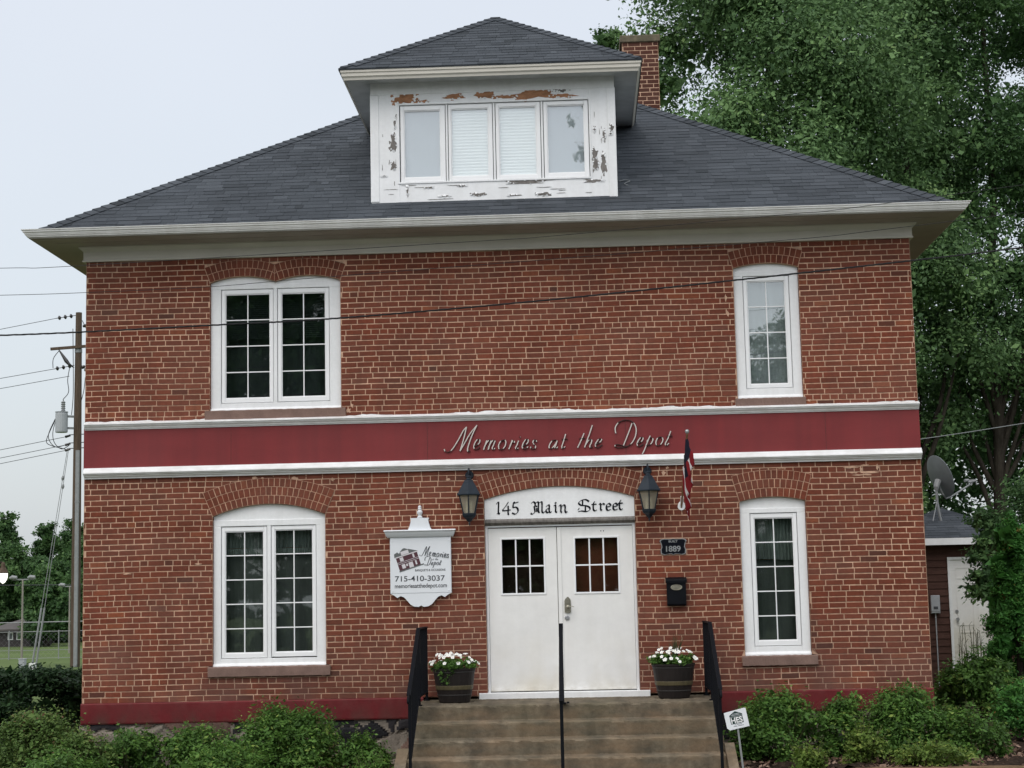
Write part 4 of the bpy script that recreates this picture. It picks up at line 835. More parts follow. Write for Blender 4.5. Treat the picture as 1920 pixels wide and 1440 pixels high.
railing(-.912, 'black iron railing with close pickets on the left side of the steps')
railing(2.440, 'black iron railing with close pickets on the right side of the steps')
x = .735; t = thing('iron_handrail', 'plain black iron handrail without pickets down the middle of the steps', 'handrail', (x, -1.2, LZ), 'black iron rails of the front steps')
for y0, zb, zt in ((-1.16, LZ, 1.80), (-2.36, LZ-4*RI-.18, 1.80-1.20*RI/TR*.98)):
    m = MB(); m.box(x-.018, x+.018, y0-.018, y0+.018, zb, zt); m.box(x-.04, x+.04, y0-.04, y0+.04, zb, zb+.012); m.box(x+.045, x+.075, y0-.012, y0+.012, zb, zb+.02); obj('post', m, 'iron', t)
m = MB(); m.beam((x, -1.13, 1.815), (x, -2.46, 1.815-1.33*RI/TR*.98), .046, .018); obj('top_rail', m, 'iron', t)

# ------------------------------------------------------------------ foliage makers
def leaves(centres, normals, size, rg, aspect=.55, fold=.18, spread=.35):
    """rhombic leaves; returns verts, quads"""
    n = len(centres); c = np.asarray(centres)
    nn = normals+rg.normal(0, .55, (n, 3)); nn /= np.linalg.norm(nn, axis=1)[:, None]+1e-9
    t = rg.normal(0, 1, (n, 3)); t -= nn*np.sum(t*nn, 1)[:, None]; t /= np.linalg.norm(t, axis=1)[:, None]+1e-9
    b = np.cross(nn, t); s = size*np.exp(rg.normal(0, spread, n))[:, None]
    V = np.stack([c-t*s*.5, c+b*s*aspect*.5-nn*s*fold*.5+t*s*.05, c+t*s*.5-nn*s*fold, c-b*s*aspect*.5-nn*s*fold*.5+t*s*.05], 1).reshape(-1, 3)
    Q = np.arange(4*n).reshape(n, 4); return V, Q
def crown(blobs, per_area, size, rg, shell=.5, sub=10, subsig=.27, up=.5, tone=.16, aspect=.55):
    """blobs: (x,y,z,rx,ry,rz). leaves gather in sprays on each blob; returns verts, quads, attr"""
    C, Nn, A = [], [], []
    for (bx, by, bz, rx, ry, rz) in blobs:
        n = int(per_area*(rx*ry+ry*rz+rx*rz)*4.2); k = max(4, int(sub*(rx*rz)/(size*size*40)))
        k = min(k, max(4, n//12))
        d = rg.normal(0, 1, (k, 3)); d /= np.linalg.norm(d, axis=1)[:, None]; rad = shell+(1-shell)*rg.random(k)**.5
        sc = d*rad[:, None]*np.array([rx, ry, rz]); st = np.clip(rg.normal(0, tone, k), -.35, .4)
        i = rg.integers(0, k, n); off = rg.normal(0, 1, (n, 3)); sg = subsig*(rx*ry*rz)**(1/3)
        p = sc[i]+off*sg*np.array([1, 1, .75])
        C.append(p+np.array([bx, by, bz])); q = p/np.array([rx, ry, rz]); q /= np.linalg.norm(q, axis=1)[:, None]+1e-6
        Nn.append(q*.6+np.array([0, 0, up])); A.append(np.clip(.45+st[i]+rg.normal(0, .17, n), 0, 1))
    C = np.concatenate(C); Nn = np.concatenate(Nn); A = np.concatenate(A)
    V, Q = leaves(C, Nn, size, rg, aspect); return V, Q, A
def core(blobs, k, size, rg, s=.6):
    C, Nn = [], []
    for b in blobs: d = rg.normal(0, 1, (k, 3)); d /= np.linalg.norm(d, axis=1)[:, None]; q = d*(rg.random(k)**.5)[:, None]*s; C.append(q*np.array(b[3:6])+np.array(b[:3])); Nn.append(d*.5+np.array([0, 0, .4]))
    C = np.concatenate(C); Nn = np.concatenate(Nn); V, Q = leaves(C, Nn, size, rg, .7); return V, Q, np.clip(rg.normal(.4, .15, len(C)), 0, 1)
def foliage(name, parts, material, parent=None, **kw):
    V = []; Q = []; A = []; k = 0
    for v, q, a in parts: V.append(v); Q.append(q+k); A.append(a); k += len(v)
    me = npmesh(name, np.concatenate(V), np.concatenate(Q), np.concatenate(A)); me.materials.append(MT[material])
    return put(bpy.data.objects.new(name, me), parent, **kw)
def trunk_mesh(m, base, h, r0, lean, blobs, rg, limbs=14, r1=.35):
    """tapered trunk with limbs that run out to the leaf masses"""
    pts = []; K_ = 9
    for i in range(K_): s = i/(K_-1); pts.append((base[0]+lean[0]*s+rg.normal(0, .04)*h*.06*(i > 0), base[1]+lean[1]*s, base[2]+h*s))
    rad = [r0*(1.25 if i == 0 else 1)*(1-(1-r1*.5)*(i/(K_-1))) for i in range(K_)]; m.tube(pts, rad, 9)
    for b in list(blobs)[:limbs]:
        z = base[2]+(b[2]-base[2])*rg.uniform(.5, .72); s = min(.97, max(.1, (z-base[2])/h)); p0 = np.array(pts[0])+(np.array(pts[-1])-np.array(pts[0]))*s; p1 = np.array(b[:3])
        pm = p0*.5+p1*.5+np.array([0, 0, -.08*np.linalg.norm(p1-p0)])+rg.normal(0, .12, 3)
        rr = r0*(1-s*.75)*.55; m.tube(catmull([tuple(p0), tuple(pm), tuple(p1)], 4), list(np.linspace(rr, rr*.22, 9)), 6)
def tree(label, base, h, r0, lean, blobs, per, size, material, seed, name='leafy_tree', group=None, limbs=16, cores=(0, .3), **kw):
    rg = np.random.default_rng(seed); t = thing(name, label, 'tree', base, group)
    m = MB(); trunk_mesh(m, base, h, r0, lean, blobs, rg, limbs); obj('trunk', m, 'bark', t, smooth=True)
    foliage('crown', [crown(blobs, per, size, rg, **kw)]+([core(blobs, cores[0], cores[1], rg)] if cores[0] else []), material, t); return t
def column_blobs(cx, cy, z0, z1, prof, seed, n, r=(.7, 1.15), squash=.8):
    rg = np.random.default_rng(seed); B = []
    for i in range(n):
        s = (i+.5)/n; z = z0+(z1-z0)*s; R = prof(s)*math.sqrt(rg.random()*.85+.15); a = rg.uniform(0, 2*math.pi); rr = rg.uniform(*r)*(.75+.5*prof(s)/2.6)
        B.append((cx+R*math.cos(a), cy+R*math.sin(a)*.8, z+rg.normal(0, .3), rr, rr, rr*squash))
    return B

def gaps(B):                                            # openings where the sky shows through
    G = [(5.65, 13.7, .30), (7.2, 13.6, .28), (10.2, 14.1, .35), (10.3, 12.5, .28), (11.0, 10.9, .3), (5.4, 13.2, .25)]
    return [b for b in B if all(math.hypot(b[0]-x, b[2]-z) > b[3]*.25+r_*.45 for x, z, r_ in G)]
# ------------------------------------------------------------------ trees behind the house, on the right
B1 = column_blobs(5.6, 19.0, 7.5, 19.5, lambda s: 3.5*(1-.55*abs(s-.45)), 101, 66, (.7, 1.15))
B1 = [b for b in B1 if not (b[2] > 13 and b[0]-b[3] < 2.75) and not (b[0]-b[3] < 2.3)]
B1 = gaps(B1)
B1 += [(3.1, 19, 15.4, .8, .8, .8), (3.2, 18.6, 17.0, .9, .8, .8), (1.95, 19, 15.5, .42, .42, .40), (1.62, 19, 15.2, .30, .3, .28), (3.2, 19, 14.2, .8, .8, .7), (3.4, 18.5, 12.6, .9, .9, .7), (3.3, 19, 11.2, .9, .8, .7), (2.9, 19, 10.0, .8, .8, .6), (2.7, 19.5, 12.9, .6, .6, .5)]
tree('large leafy tree rising straight behind the chimney with a dark forked limb', (6.9, 19.5, 0), 17.5, .26, (-1.2, 0), B1, 205, .096, 'leaf_tree', 201, cores=(42, .26), group='tall trees behind the house')
B2 = column_blobs(9.0, 21.0, 4.0, 20.5, lambda s: 2.0*(1-.35*abs(s-.5)), 102, 54, (.65, 1.1))
B2 = gaps(B2)
tree('tall narrow leafy tree standing above the right end of the roof', (9.0, 21.0, 0), 19, .22, (.5, 0), B2, 205, .096, 'leaf_tree', 202, cores=(42, .26), group='tall trees behind the house')
B3 = column_blobs(11.6, 22.0, 6.2, 20.5, lambda s: 1.9*(1-.3*abs(s-.5)), 103, 46, (.65, 1.05))
B3 = gaps(B3)
tree('tall tree at the right edge whose bare dark trunk shows over the satellite dish', (11.35, 22.0, 0), 19, .19, (.5, 0), B3, 190, .096, 'leaf_dark', 203, cores=(42, .26), group='tall trees behind the house')
B4 = column_blobs(10.2, 26.5, 3.0, 15.0, lambda s: 2.6*(1-.35*abs(s-.4)), 104, 40, (.9, 1.3))
tree('dark tree filling the gap behind the satellite dish', (10.0, 26.5, 0), 16, .22, (.3, 0), B4, 75, .13, 'leaf_dark', 204, cores=(42, .26), group='tall trees behind the house')
B5 = column_blobs(14.2, 24.0, 1.5, 19.5, lambda s: 1.9*(1-.3*abs(s-.5)), 105, 42, (.8, 1.2))
tree('dark tree cut off by the right edge of the picture', (14.3, 24.0, 0), 18, .2, (0, 0), B5, 120, .105, 'leaf_dark', 205, cores=(42, .26), group='tall trees behind the house')
# low tree over the shed and the clipped evergreen in front of it
B7 = [(9.1, 8.6, 3.2, .75, .7, .5), (8.7, 8.4, 2.55, .55, .5, .42), (9.5, 8.8, 2.6, .8, .7, .55), (8.35, 8.3, 2.05, .38, .35, .30), (8.75, 8.2, 1.75, .35, .3, .25), (8.5, 8.5, 3.25, .35, .3, .2), (9.9, 8.9, 3.7, .9, .8, .6), (9.3, 8.8, 3.75, .5, .5, .3), (8.95, 8.3, 2.1, .4, .4, .4), (8.28, 8.6, 3.28, .25, .2, .13), (10.2, 9, 2.6, .7, .7, .7), (9.0, 8.4, 1.65, .3, .3, .2)]
B7 = [(x-.42, y, z, a*1.1, b_, c) for x, y, z, a, b_, c in B7]+[(7.66, 8.3, 2.35, .20, .2, .18), (7.74, 8.3, 2.65, .24, .22, .2), (7.88, 8.4, 2.95, .25, .22, .18), (7.64, 8.3, 2.08, .16, .16, .12), (7.92, 8.4, 2.4, .28, .25, .28), (7.97, 8.5, 3.22, .2, .2, .10), (7.8, 8.3, 2.1, .2, .2, .2)]
tree('small dark tree leaning over the shed door and roof', (9.2, 8.8, .1), 3.2, .08, (-.2, 0), B7, 420, .066, 'leaf_dark', 207, name='small_tree', limbs=10, tone=.22, cores=(20, .16))

def evergreen(name, label, x, y, z0, h, r, seed, material='leaf_arb', group=None):
    rg = np.random.default_rng(seed); t = thing(name, label, 'shrub', (x, y, z0), group); B = []
    for i in range(150):
        s = rg.random()**.85; R = r*(1-s*.80)*(.75+.25*min(1, s*4)); a = rg.uniform(0, 6.283); q = math.sqrt(rg.random()*.5+.5); B.append((x+R*q*.9*math.cos(a), y+R*q*.9*math.sin(a), z0+.12+h*.93*s, .14*(1.25-s*.6), .14*(1.25-s*.6), .20))
    foliage('foliage', [crown(B, 1150, .042, rg, up=1.0, aspect=.40, sub=14), core(B, 24, .16, rg, .5)], material, t)
    m = MB(); m.tube([(x, y, z0-.1), (x, y, z0+h*.9)], [.06, .015], 8); obj('trunk', m, 'bark', t); return t
evergreen('arborvitae', 'dense green conical evergreen at the right edge before the shed', 7.36, 4.6, .25, 2.85, .66, 301)

# ------------------------------------------------------------------ garden shrubs
def shrub(label, x, y, z0, w, h, seed, material='leaf_shrub', per=900, size=.040, d=None, group='loose shrubs before the brick wall', sprigs=26, name='garden_shrub', nb=34):
    rg = np.random.default_rng(seed); t = thing(name, label, 'shrub', (x, y, z0), group); d = d or w*.8; B = []
    for i in range(nb):
        a = rg.uniform(0, 6.283); s = rg.random(); el = math.asin(min(1, rg.random()**.7)); R = .78*math.cos(el)
        r_ = rg.uniform(.11, .19)*(.6+.4*min(w, 1.2)); B.append((x+w/2*R*math.cos(a), y+d/2*R*math.sin(a), z0+max(.06, h*.86*math.sin(el)*rg.uniform(.85, 1.0)), r_*1.15, r_*1.1, r_))
    P = [crown(B, per, size, rg, up=.9, sub=16, tone=.22, subsig=.36)]
    C = []; m = MB()
    for k in range(sprigs):                             # shoots that stick out of the outline
        a = rg.uniform(0, 6.283); R = rg.uniform(.1, .95); p0 = np.array([x+w/2*R*.8*math.cos(a), y+d/2*R*.8*math.sin(a), z0+h*.72*math.sqrt(max(.05, 1-R*R*.85))]); dr = np.array([math.cos(a)*R*.9, math.sin(a)*R*.9, 1.0]); L = rg.uniform(.12, .30)
        p1 = p0+dr/np.linalg.norm(dr)*L; m.tube([tuple(p0), tuple(p1)], [.004, .0015], 4)
        for j in range(13): C.append(p0+(p1-p0)*(.2+.8*j/13)+rg.normal(0, .017, 3))
    for k in range(9):
        a = rg.uniform(0, 6.283); m.tube([(x+.05*math.cos(a), y+.05*math.sin(a), z0-.03), (x+w*.33*math.cos(a), y+d*.33*math.sin(a), z0+h*.7)], [.009, .004], 5)
    C = np.array(C); v, q = leaves(C, np.tile([0, 0, .8], (len(C), 1)), size*.85, rg); P.append((v, q, np.clip(rg.normal(.66, .16, len(C)), 0, 1)))
    foliage('foliage', P, material, t); obj('stems', m, 'stem', t); return t
shrub('broad green shrub below the lower left window, tallest of its row', -2.52, -.75, .22, 1.45, .72, 401, nb=44, sprigs=46)
shrub('low shrub between the tallest left shrub and the stone footing by the steps', -1.62, -.85, .20, .62, .36, 402, sprigs=14, nb=16)
shrub('low green shrub hugging the stone footing left of the tall shrub', -3.50, -.95, .20, .95, .50, 403, nb=28, sprigs=24)
shrub('small green shrub in front of the footing, second from the house corner', -4.28, -1.05, .18, .85, .50, 404, nb=26, sprigs=20)
shrub('yellow green shrub with reddish shoots at the lower left corner', -5.42, -.75, .12, 1.15, .86, 405, 'leaf_red', nb=36, sprigs=50)
shrub('yellow green shrub overlapping the left house corner', -4.72, -1.35, .15, .70, .55, 406, 'leaf_red', nb=22, sprigs=26)
shrub('low ragged shrub at the bottom below the lower left window', -3.0, -1.75, .15, 1.2, .34, 407, nb=26, sprigs=22)
shrub('low ragged shrub at the bottom left before the house corner', -4.75, -2.0, .12, 1.0, .34, 408, nb=22, sprigs=18)
shrub('rounded dark green shrub right behind the small white yard sign', 3.22, -.85, .20, 1.18, .78, 411, nb=42, sprigs=52)
shrub('green shrub under the corner bricks, widest right of the steps', 4.72, -.80, .20, 1.28, .80, 412, nb=44, sprigs=44)
shrub('dark green shrub squeezed between the two big shrubs on the right', 4.02, -.62, .20, .80, .74, 413, nb=28, sprigs=26)
shrub('green shrub beyond the right house corner at the end of the bed', 5.38, -.9, .20, .75, .58, 414, nb=24, sprigs=20)
shrub('small lime green shrub at the front of the right bed', 4.05, -1.55, .20, .42, .42, 415, 'leaf_lime', nb=14, sprigs=16, group=None)
shrub('low lime green clump at the edging before the widest right shrub', 4.75, -1.85, .20, .75, .20, 416, 'leaf_lime', nb=14, sprigs=12, group=None)
shrub('low pale clump at the edging right of the yard sign', 3.35, -1.95, .20, .42, .19, 417, 'leaf_lime', nb=9, sprigs=10, group=None)
shrub('loose green bush along the side wall below the shed', 6.35, 3.0, .2, 1.3, 1.05, 418, nb=40, sprigs=40, size=.05, per=700, group=None)
shrub('low dark bush between the side bush and the conical evergreen', 6.75, 1.5, .2, 1.1, .75, 419, 'leaf_arb', nb=34, sprigs=20, size=.045, per=800, group=None)
shrub('sparse weeds beside the left cheek of the steps', -1.35, -1.85, .12, .55, .18, 420, nb=10, sprigs=22, per=500, name='weed_clump', group=None)
# clipped hedge left of the house
rgh = np.random.default_rng(31); t = thing('dark_hedge', 'dark clipped evergreen hedge left of the house corner', 'hedge', (-6.9, 2.6, .1))
B = [(rgh.uniform(-9.4, -5.80), rgh.uniform(1.7, 3.5), min(1.15, rgh.uniform(.15, 1.7)), .20, .20, .15) for _ in range(300)]
foliage('foliage', [crown(B, 480, .050, rgh, up=1.0, sub=14), core(B, 14, .16, rgh, .5)], 'leaf_hedge', t)
m = MB()
for x in np.arange(-9.2, -5.8, .45): m.tube([(x, 2.6, 0), (x+.06, 2.6, .95)], [.03, .012], 6)
obj('stems', m, 'bark', t)
shrub('dark rounded bush at the left picture edge before the hedge', -6.55, .75, .1, 1.3, 1.02, 421, 'leaf_hedge', nb=36, sprigs=16, size=.05, per=700, group=None)

# ------------------------------------------------------------------ things on the wall
# hanging board
t = thing('wall_sign', 'white colonial sign board with a house picture and phone number beside the door', 'sign', (-.97, -.05, 2.2))
m = MB(); m.cbox(-1.345, -.598, -.055, -.012, 2.205, 2.885, .006)
for x in (-1.315, -.628):
    for z in (2.84, 2.235): m.tube([(x, -.055, z), (x, -.060, z)], [.008, .006], 8)
brd = obj('board', m, 'signw', t)
m = MB(); pr = [(-.012, 2.975), (-.125, 2.975), (-.130, 2.962), (-.112, 2.948), (-.100, 2.925), (-.082, 2.900), (-.066, 2.885), (-.012, 2.885)]
for sx, (xa, xb) in ((0, (-1.414, -.532)),):
    c = (xa+xb)/2; ks = []
    for yy, zz in pr: e = (xb-xa)/2-(.130+yy)*.62 if yy < -.02 else (xb-xa)/2-(.130+(-.125 if zz > 2.93 else -.066))*.62; ks.append((c-e, c+e, yy, zz))
    k0 = len(m.v)
    for a_, b_, yy, zz in ks: m.v += [(a_, yy, zz), (b_, yy, zz)]
    L = len(ks)
    for j in range(L): j2 = (j+1) % L; m.f.append((k0+2*j, k0+2*j2, k0+2*j2+1, k0+2*j+1)); m.a.append(.5); m.m.append(0)
    m.f += [tuple(k0+2*j for j in range(L)), tuple(k0+2*j+1 for j in range(L-1, -1, -1))]; m.a += [.5, .5]; m.m += [0, 0]
obj('cornice', m, 'signw', t)
m = MB(); p = [(-1.118, 2.976), (-.832, 2.976), (-.850, 3.012), (-.864, 3.060), (-.870, 3.100), (-.862, 3.104), (-.862, 3.118), (-1.086, 3.118), (-1.086, 3.104), (-1.078, 3.100), (-1.086, 3.060), (-1.100, 3.012)]
m.prism(p, -.085, -.015); m.lathe([(.030, 0), (.034, .015), (.018, .028), (.032, .055), (.036, .075), (.022, .095), (.018, .100), (.028, .108), (.018, .118), (.022, .132), (.020, .145), (.008, .154)], (-.973, -.05, 3.118), 14); obj('pediment', m, 'signw', t)
m = MB(); h2 = [(0, -.148), (.030, -.165), (.085, -.160), (.130, -.135), (.172, -.085), (.205, -.048), (.250, -.030), (.290, -.052), (.330, -.022), (.3735, 0)]
p = [(-.9715+x, 2.205+z) for x, z in h2]+[(-.9715-x, 2.205+z) for x, z in h2[::-1][:-1]]
m.prism(p, -.052, -.014); obj('scalloped_apron', m, 'signw', t)
# printed picture of the house, tilted
def tilt(p, c=(-1.135, 2.640), a=math.radians(17)):
    p = [(x*1.08, z*1.15) for x, z in p]
    return [(c[0]+x*math.cos(a)-z*math.sin(a), c[1]+x*math.sin(a)+z*math.cos(a)) for x, z in p]
yk = -.0555; pc = thing  # the print is flat on the board
def flat(mb, p, k, mi): mb.add([(x, yk-.0006*k, z) for x, z in p], [tuple(range(len(p)))], .5, mi)
m = MB(); R_ = lambda x0, x1, z0, z1: tilt([(x0, z0), (x1, z0), (x1, z1), (x0, z1)])
flat(m, R_(-.125, .125, -.115, .035), 1, 0); flat(m, tilt([(-.14, .035), (.14, .035), (.04, .085), (-.04, .085)]), 1, 1); flat(m, tilt([(-.14, .035), (-.13, .075), (-.09, .085), (-.06, .045)]), 2, 1)
flat(m, tilt([(-.055, .04), (.035, .04), (.035, .078), (-.055, .078)]), 3, 2); flat(m, tilt([(-.065, .078), (.045, .078), (.0, .105), (-.02, .105)]), 2, 1)
flat(m, R_(-.135, .138, .026, .037), 3, 2); flat(m, R_(-.125, .125, -.030, -.026), 3, 2); flat(m, R_(-.125, .125, -.046, -.042), 3, 2)
for x0, x1, z0, z1 in ((-.085, -.045, -.02, .02), (.065, .085, -.02, .022), (-.085, -.045, -.1, -.055), (.072, .090, -.10, -.055), (-.005, .045, -.112, -.056), (-.035, -.015, -.085, -.06)): flat(m, R_(x0, x1, z0, z1), 4, 2)
flat(m, R_(-.13, .16, -.125, -.112), 4, 1); obj('printed_house', m, ['logo1', 'logo2', 'logo3'], brd)
def place(strokes, ax, bx, az, bz, cz=0.0): return [[(ax+bx*x, az+bz*z+cz*x) for x, z in st] for st in strokes]
m = MB(); pen(m, place(SCRIPT[:17], -.775, .310, 1.068, .400, -.03), yk-.001, yk+.0005, math.radians(-8), .0085, .0030); obj('sign_lettering', m, 'greyink', brd)
m = MB(); pen(m, place(SCRIPT[17:26], -.905, .115, 2.150, .115), yk-.001, yk+.0005, math.radians(-8), .0034, .0018); obj('sign_lettering', m, 'lightink', brd)
m = MB(); pen(m, place(SCRIPT[26:], -1.345, .295, 1.243, .330), yk-.001, yk+.0005, math.radians(-8), .0085, .0030); obj('sign_lettering', m, 'greyink', brd)
m = MB(); text(m, 'BANQUETS & OCCASIONS', -1.040, 2.470, .038, yk-.001, yk+.0005, .372, bold=.0006); obj('sign_lettering', m, 'greyink', brd)
m = MB(); text(m, '715-410-3037', -1.287, 2.352, .092, yk-.001, yk+.0005, .610, bold=.0012); obj('sign_lettering', m, 'greyink', brd)
m = MB(); text(m, 'memoriesatthedepot.com', -1.290, 2.272, .072, yk-.001, yk+.0005, .635, bold=.0012); obj('sign_lettering', m, 'greyink', brd)

# coach lanterns
def lantern(cx, label):
    c = (cx, -.17, 0); t = thing('coach_lantern', label, 'lamp', (cx, -.17, 3.0), 'coach lanterns flanking the door'); H = 6; ro = math.radians(30)
    m = MB(); m.tube(catmull([(cx, -.17, 3.60), (cx, -.17, 3.68), (cx, -.09, 3.70), (cx, -.02, 3.63)]), .011, 8); m.tube([(cx, .0, 3.63), (cx, -.022, 3.63)], [.055, .045], 14); obj('wall_bracket', m, 'lampmetal', t)
    m = MB(); m.lathe([(.160, 3.372), (.163, 3.382), (.155, 3.392), (.120, 3.450), (.088, 3.505), (.072, 3.530), (.066, 3.535), (.060, 3.555), (.048, 3.562), (.030, 3.572), (.024, 3.590), (.034, 3.598), (.030, 3.606), (.012, 3.622), (.004, 3.632)], c, H, rot=ro); obj('roof', m, 'lampmetal', t)
    m = MB(); top, bot = .132, .078
    for k in range(6):
        a = ro+math.pi/3*k; m.tube([(cx+bot*math.cos(a), -.17+bot*math.sin(a), 3.150), (cx+top*math.cos(a), -.17+top*math.sin(a), 3.375)], .0075, 6)
    m.lathe([(.095, 3.140), (.098, 3.152), (.086, 3.156)], c, H, rot=ro); m.lathe([(.004, 3.005), (.012, 3.030), (.008, 3.045), (.030, 3.062), (.055, 3.092), (.080, 3.110), (.092, 3.132), (.092, 3.142)], c, H, rot=ro); obj('frame', m, 'lampmetal', t)
    m = MB()
    for k in range(6):
        a, b = ro+math.pi/3*k, ro+math.pi/3*(k+1); g = .97
        m.add([(cx+bot*g*math.cos(a), -.17+bot*g*math.sin(a), 3.155), (cx+bot*g*math.cos(b), -.17+bot*g*math.sin(b), 3.155), (cx+top*g*math.cos(b), -.17+top*g*math.sin(b), 3.372), (cx+top*g*math.cos(a), -.17+top*g*math.sin(a), 3.372)], [(0, 1, 2, 3)])
    obj('glass', m, 'lampglass', t)
    for k in range(3):
        a = math.radians(90+120*k); m = MB(); m.tube([(cx+.032*math.cos(a), -.17+.032*math.sin(a), 3.150), (cx+.032*math.cos(a), -.17+.032*math.sin(a), 3.255), (cx+.032*math.cos(a), -.17+.032*math.sin(a), 3.275), (cx+.032*math.cos(a), -.17+.032*math.sin(a), 3.315)], [.014, .014, .012, .003], 10); obj('candle', m, 'candle', t)
    return t
lantern(-.358, 'dark six sided coach lantern on the wall left of the address panel')
lantern(1.824, 'dark six sided coach lantern on the wall right of the address panel')

# date plaque
t = thing('date_plaque', 'small black plaque with a silver rim reading built 1889', 'plaque', (2.11, -.01, 2.6))
def plq(s, dz=0): return [(2.109+x*s, 2.700+z*s) for x, z in [(-.150, -.085), (-.110, -.098), (-.06, -.088), (-.025, -.086), (0, -.100), (.025, -.086), (.06, -.088), (.110, -.098), (.150, -.085), (.155, -.04), (.142, 0), (.150, .045), (.165, .072), (.150, .090), (.120, .098), (.04, .094), (0, .100), (-.04, .094), (-.120, .098), (-.150, .090), (-.165, .072), (-.150, .045), (-.142, 0), (-.155, -.04)]]
m = MB(); m.prism(plq(1.0), -.014, .0); obj('rim', m, 'galv', t)
m = MB(); m.prism(plq(.92), -.0165, -.004); bp_ = obj('plate', m, 'ink', t)
m = MB(); text(m, 'BUILT', 2.055, 2.752, .036, -.019, -.0165, .108, bold=.001); obj('plaque_lettering', m, 'galv', bp_)
m = MB(); text(m, '1889', 2.020, 2.642, .096, -.019, -.0165, .178, bold=.002); obj('plaque_lettering', m, 'galv', bp_)
# mailbox
t = thing('mailbox', 'black wall mailbox with an oval brass plate under the date plaque', 'mailbox', (2.126, -.05, 2.0))
m = MB(); x0, x1 = 2.012, 2.242; pr = [(-.008, 1.995), (-.040, 1.985), (-.080, 1.992), (-.092, 2.010), (-.098, 2.275), (-.008, 2.290)]
m.v += [(x0, y, z) for y, z in pr]+[(x1, y, z) for y, z in pr]; L = 6
for j in range(L): j2 = (j+1) % L; m.f.append((j, j2, L+j2, L+j)); m.a.append(.5); m.m.append(0)
m.f += [tuple(range(L-1, -1, -1)), tuple(range(L, 2*L))]; m.a += [.5, .5]; m.m += [0, 0]; obj('body', m, 'iron', t)
m = MB(); x0, x1 = 2.000, 2.252; pr = [(-.006, 2.330), (-.006, 2.292), (-.101, 2.272), (-.110, 2.262), (-.112, 2.290), (-.105, 2.305)]
m.v += [(x0, y, z) for y, z in pr]+[(x1, y, z) for y, z in pr]
for j in range(L): j2 = (j+1) % L; m.f.append((j, L+j, L+j2, j2)); m.a.append(.5); m.m.append(0)
m.f += [tuple(range(L)), tuple(range(2*L-1, L-1, -1))]; m.a += [.5, .5]; m.m += [0, 0]; obj('lid', m, 'iron', t)
m = MB(); oval = lambda s, y: [(2.127+.070*s*math.cos(a), y, 2.208+.036*s*math.sin(a)) for a in np.linspace(0, 2*math.pi, 25)[:-1]]
for s0, ya, s1, yb in ((1.0, -.096, 1.0, -.102), (1.0, -.102, .90, -.106), (.90, -.106, .78, -.101), (.78, -.101, .01, -.102)):
    k0 = len(m.v); m.v += oval(s0, ya)+oval(s1, yb)
    for j in range(24): j2 = (j+1) % 24; m.f.append((k0+j, k0+j2, k0+24+j2, k0+24+j)); m.a.append(.5); m.m.append(0)
obj('oval_plate', m, 'brass', t)

# furled flag on its slanting staff
t = thing('house_flag', 'drooping stars and stripes flag on a slanting staff right of the door', 'flag', (2.226, -.03, 3.2))
p0, p1 = np.array([2.226, -.03, 3.20]), np.array([2.274, -.80, 4.00])
m = MB(); m.tube([tuple(p0-(p1-p0)*.03), tuple(p1)], .012, 8); st = obj('staff', m, 'polewood', t)
m = MB(); m.lathe([(.008, 0), (.022, .012), (.026, .028), (.020, .044), (.006, .052)], tuple(p1), 12); obj('finial', m, 'steel', st)
m = MB(); sh = [(2.226+.048*math.cos(a)*(1 if math.sin(a) < 0 else .92), 3.195+.055*math.sin(a)) for a in np.linspace(0, 2*math.pi, 21)[:-1]]; m.prism(sh, -.012, .0); m.tube([(2.226, -.008, 3.19), (2.232, -.11, 3.30)], [.020, .019], 10); obj('bracket', m, 'white', t)
def cloth(n_s, n_d):
    rg = np.random.default_rng(9); mb = MB()
    for i in range(n_s+1):
        s = i/n_s; a = p0+(p1-p0)*(.42+.55*s); L = .25+.27*(1-s)**.5
        for j in range(n_d+1):
            d = j/n_d; w = .009+.019*min(1, d*2.2)*(1-.25*d); ph = s*19+d*2.2
            x = a[0]+w*math.sin(ph)+.010*math.sin(ph*2.3+d*5)+.045*d*d
            yy = a[1]+(.13-.40*s*.6)*d*.9+.018*math.cos(ph*1.3)*d; mb.v.append((x, yy+.02, a[2]-L*(d**.95)-.01))
    for i in range(n_s):
        for j in range(n_d):
            k = i*(n_d+1)+j; s, d = i/n_s, j/n_d; mi = 0 if (s > .50 and d < .62) else (2 if i % 10 in (2, 3) else 1)
            mb.f.append((k, k+n_d+1, k+n_d+2, k+1)); mb.a.append(.5); mb.m.append(mi)
    return mb
m = cloth(48, 16); fl = obj('cloth', m, ['flagblue', 'flagred', 'flagwhite'], t, smooth=True)
sol = fl.modifiers.new('thickness', 'SOLIDIFY'); sol.thickness = .002

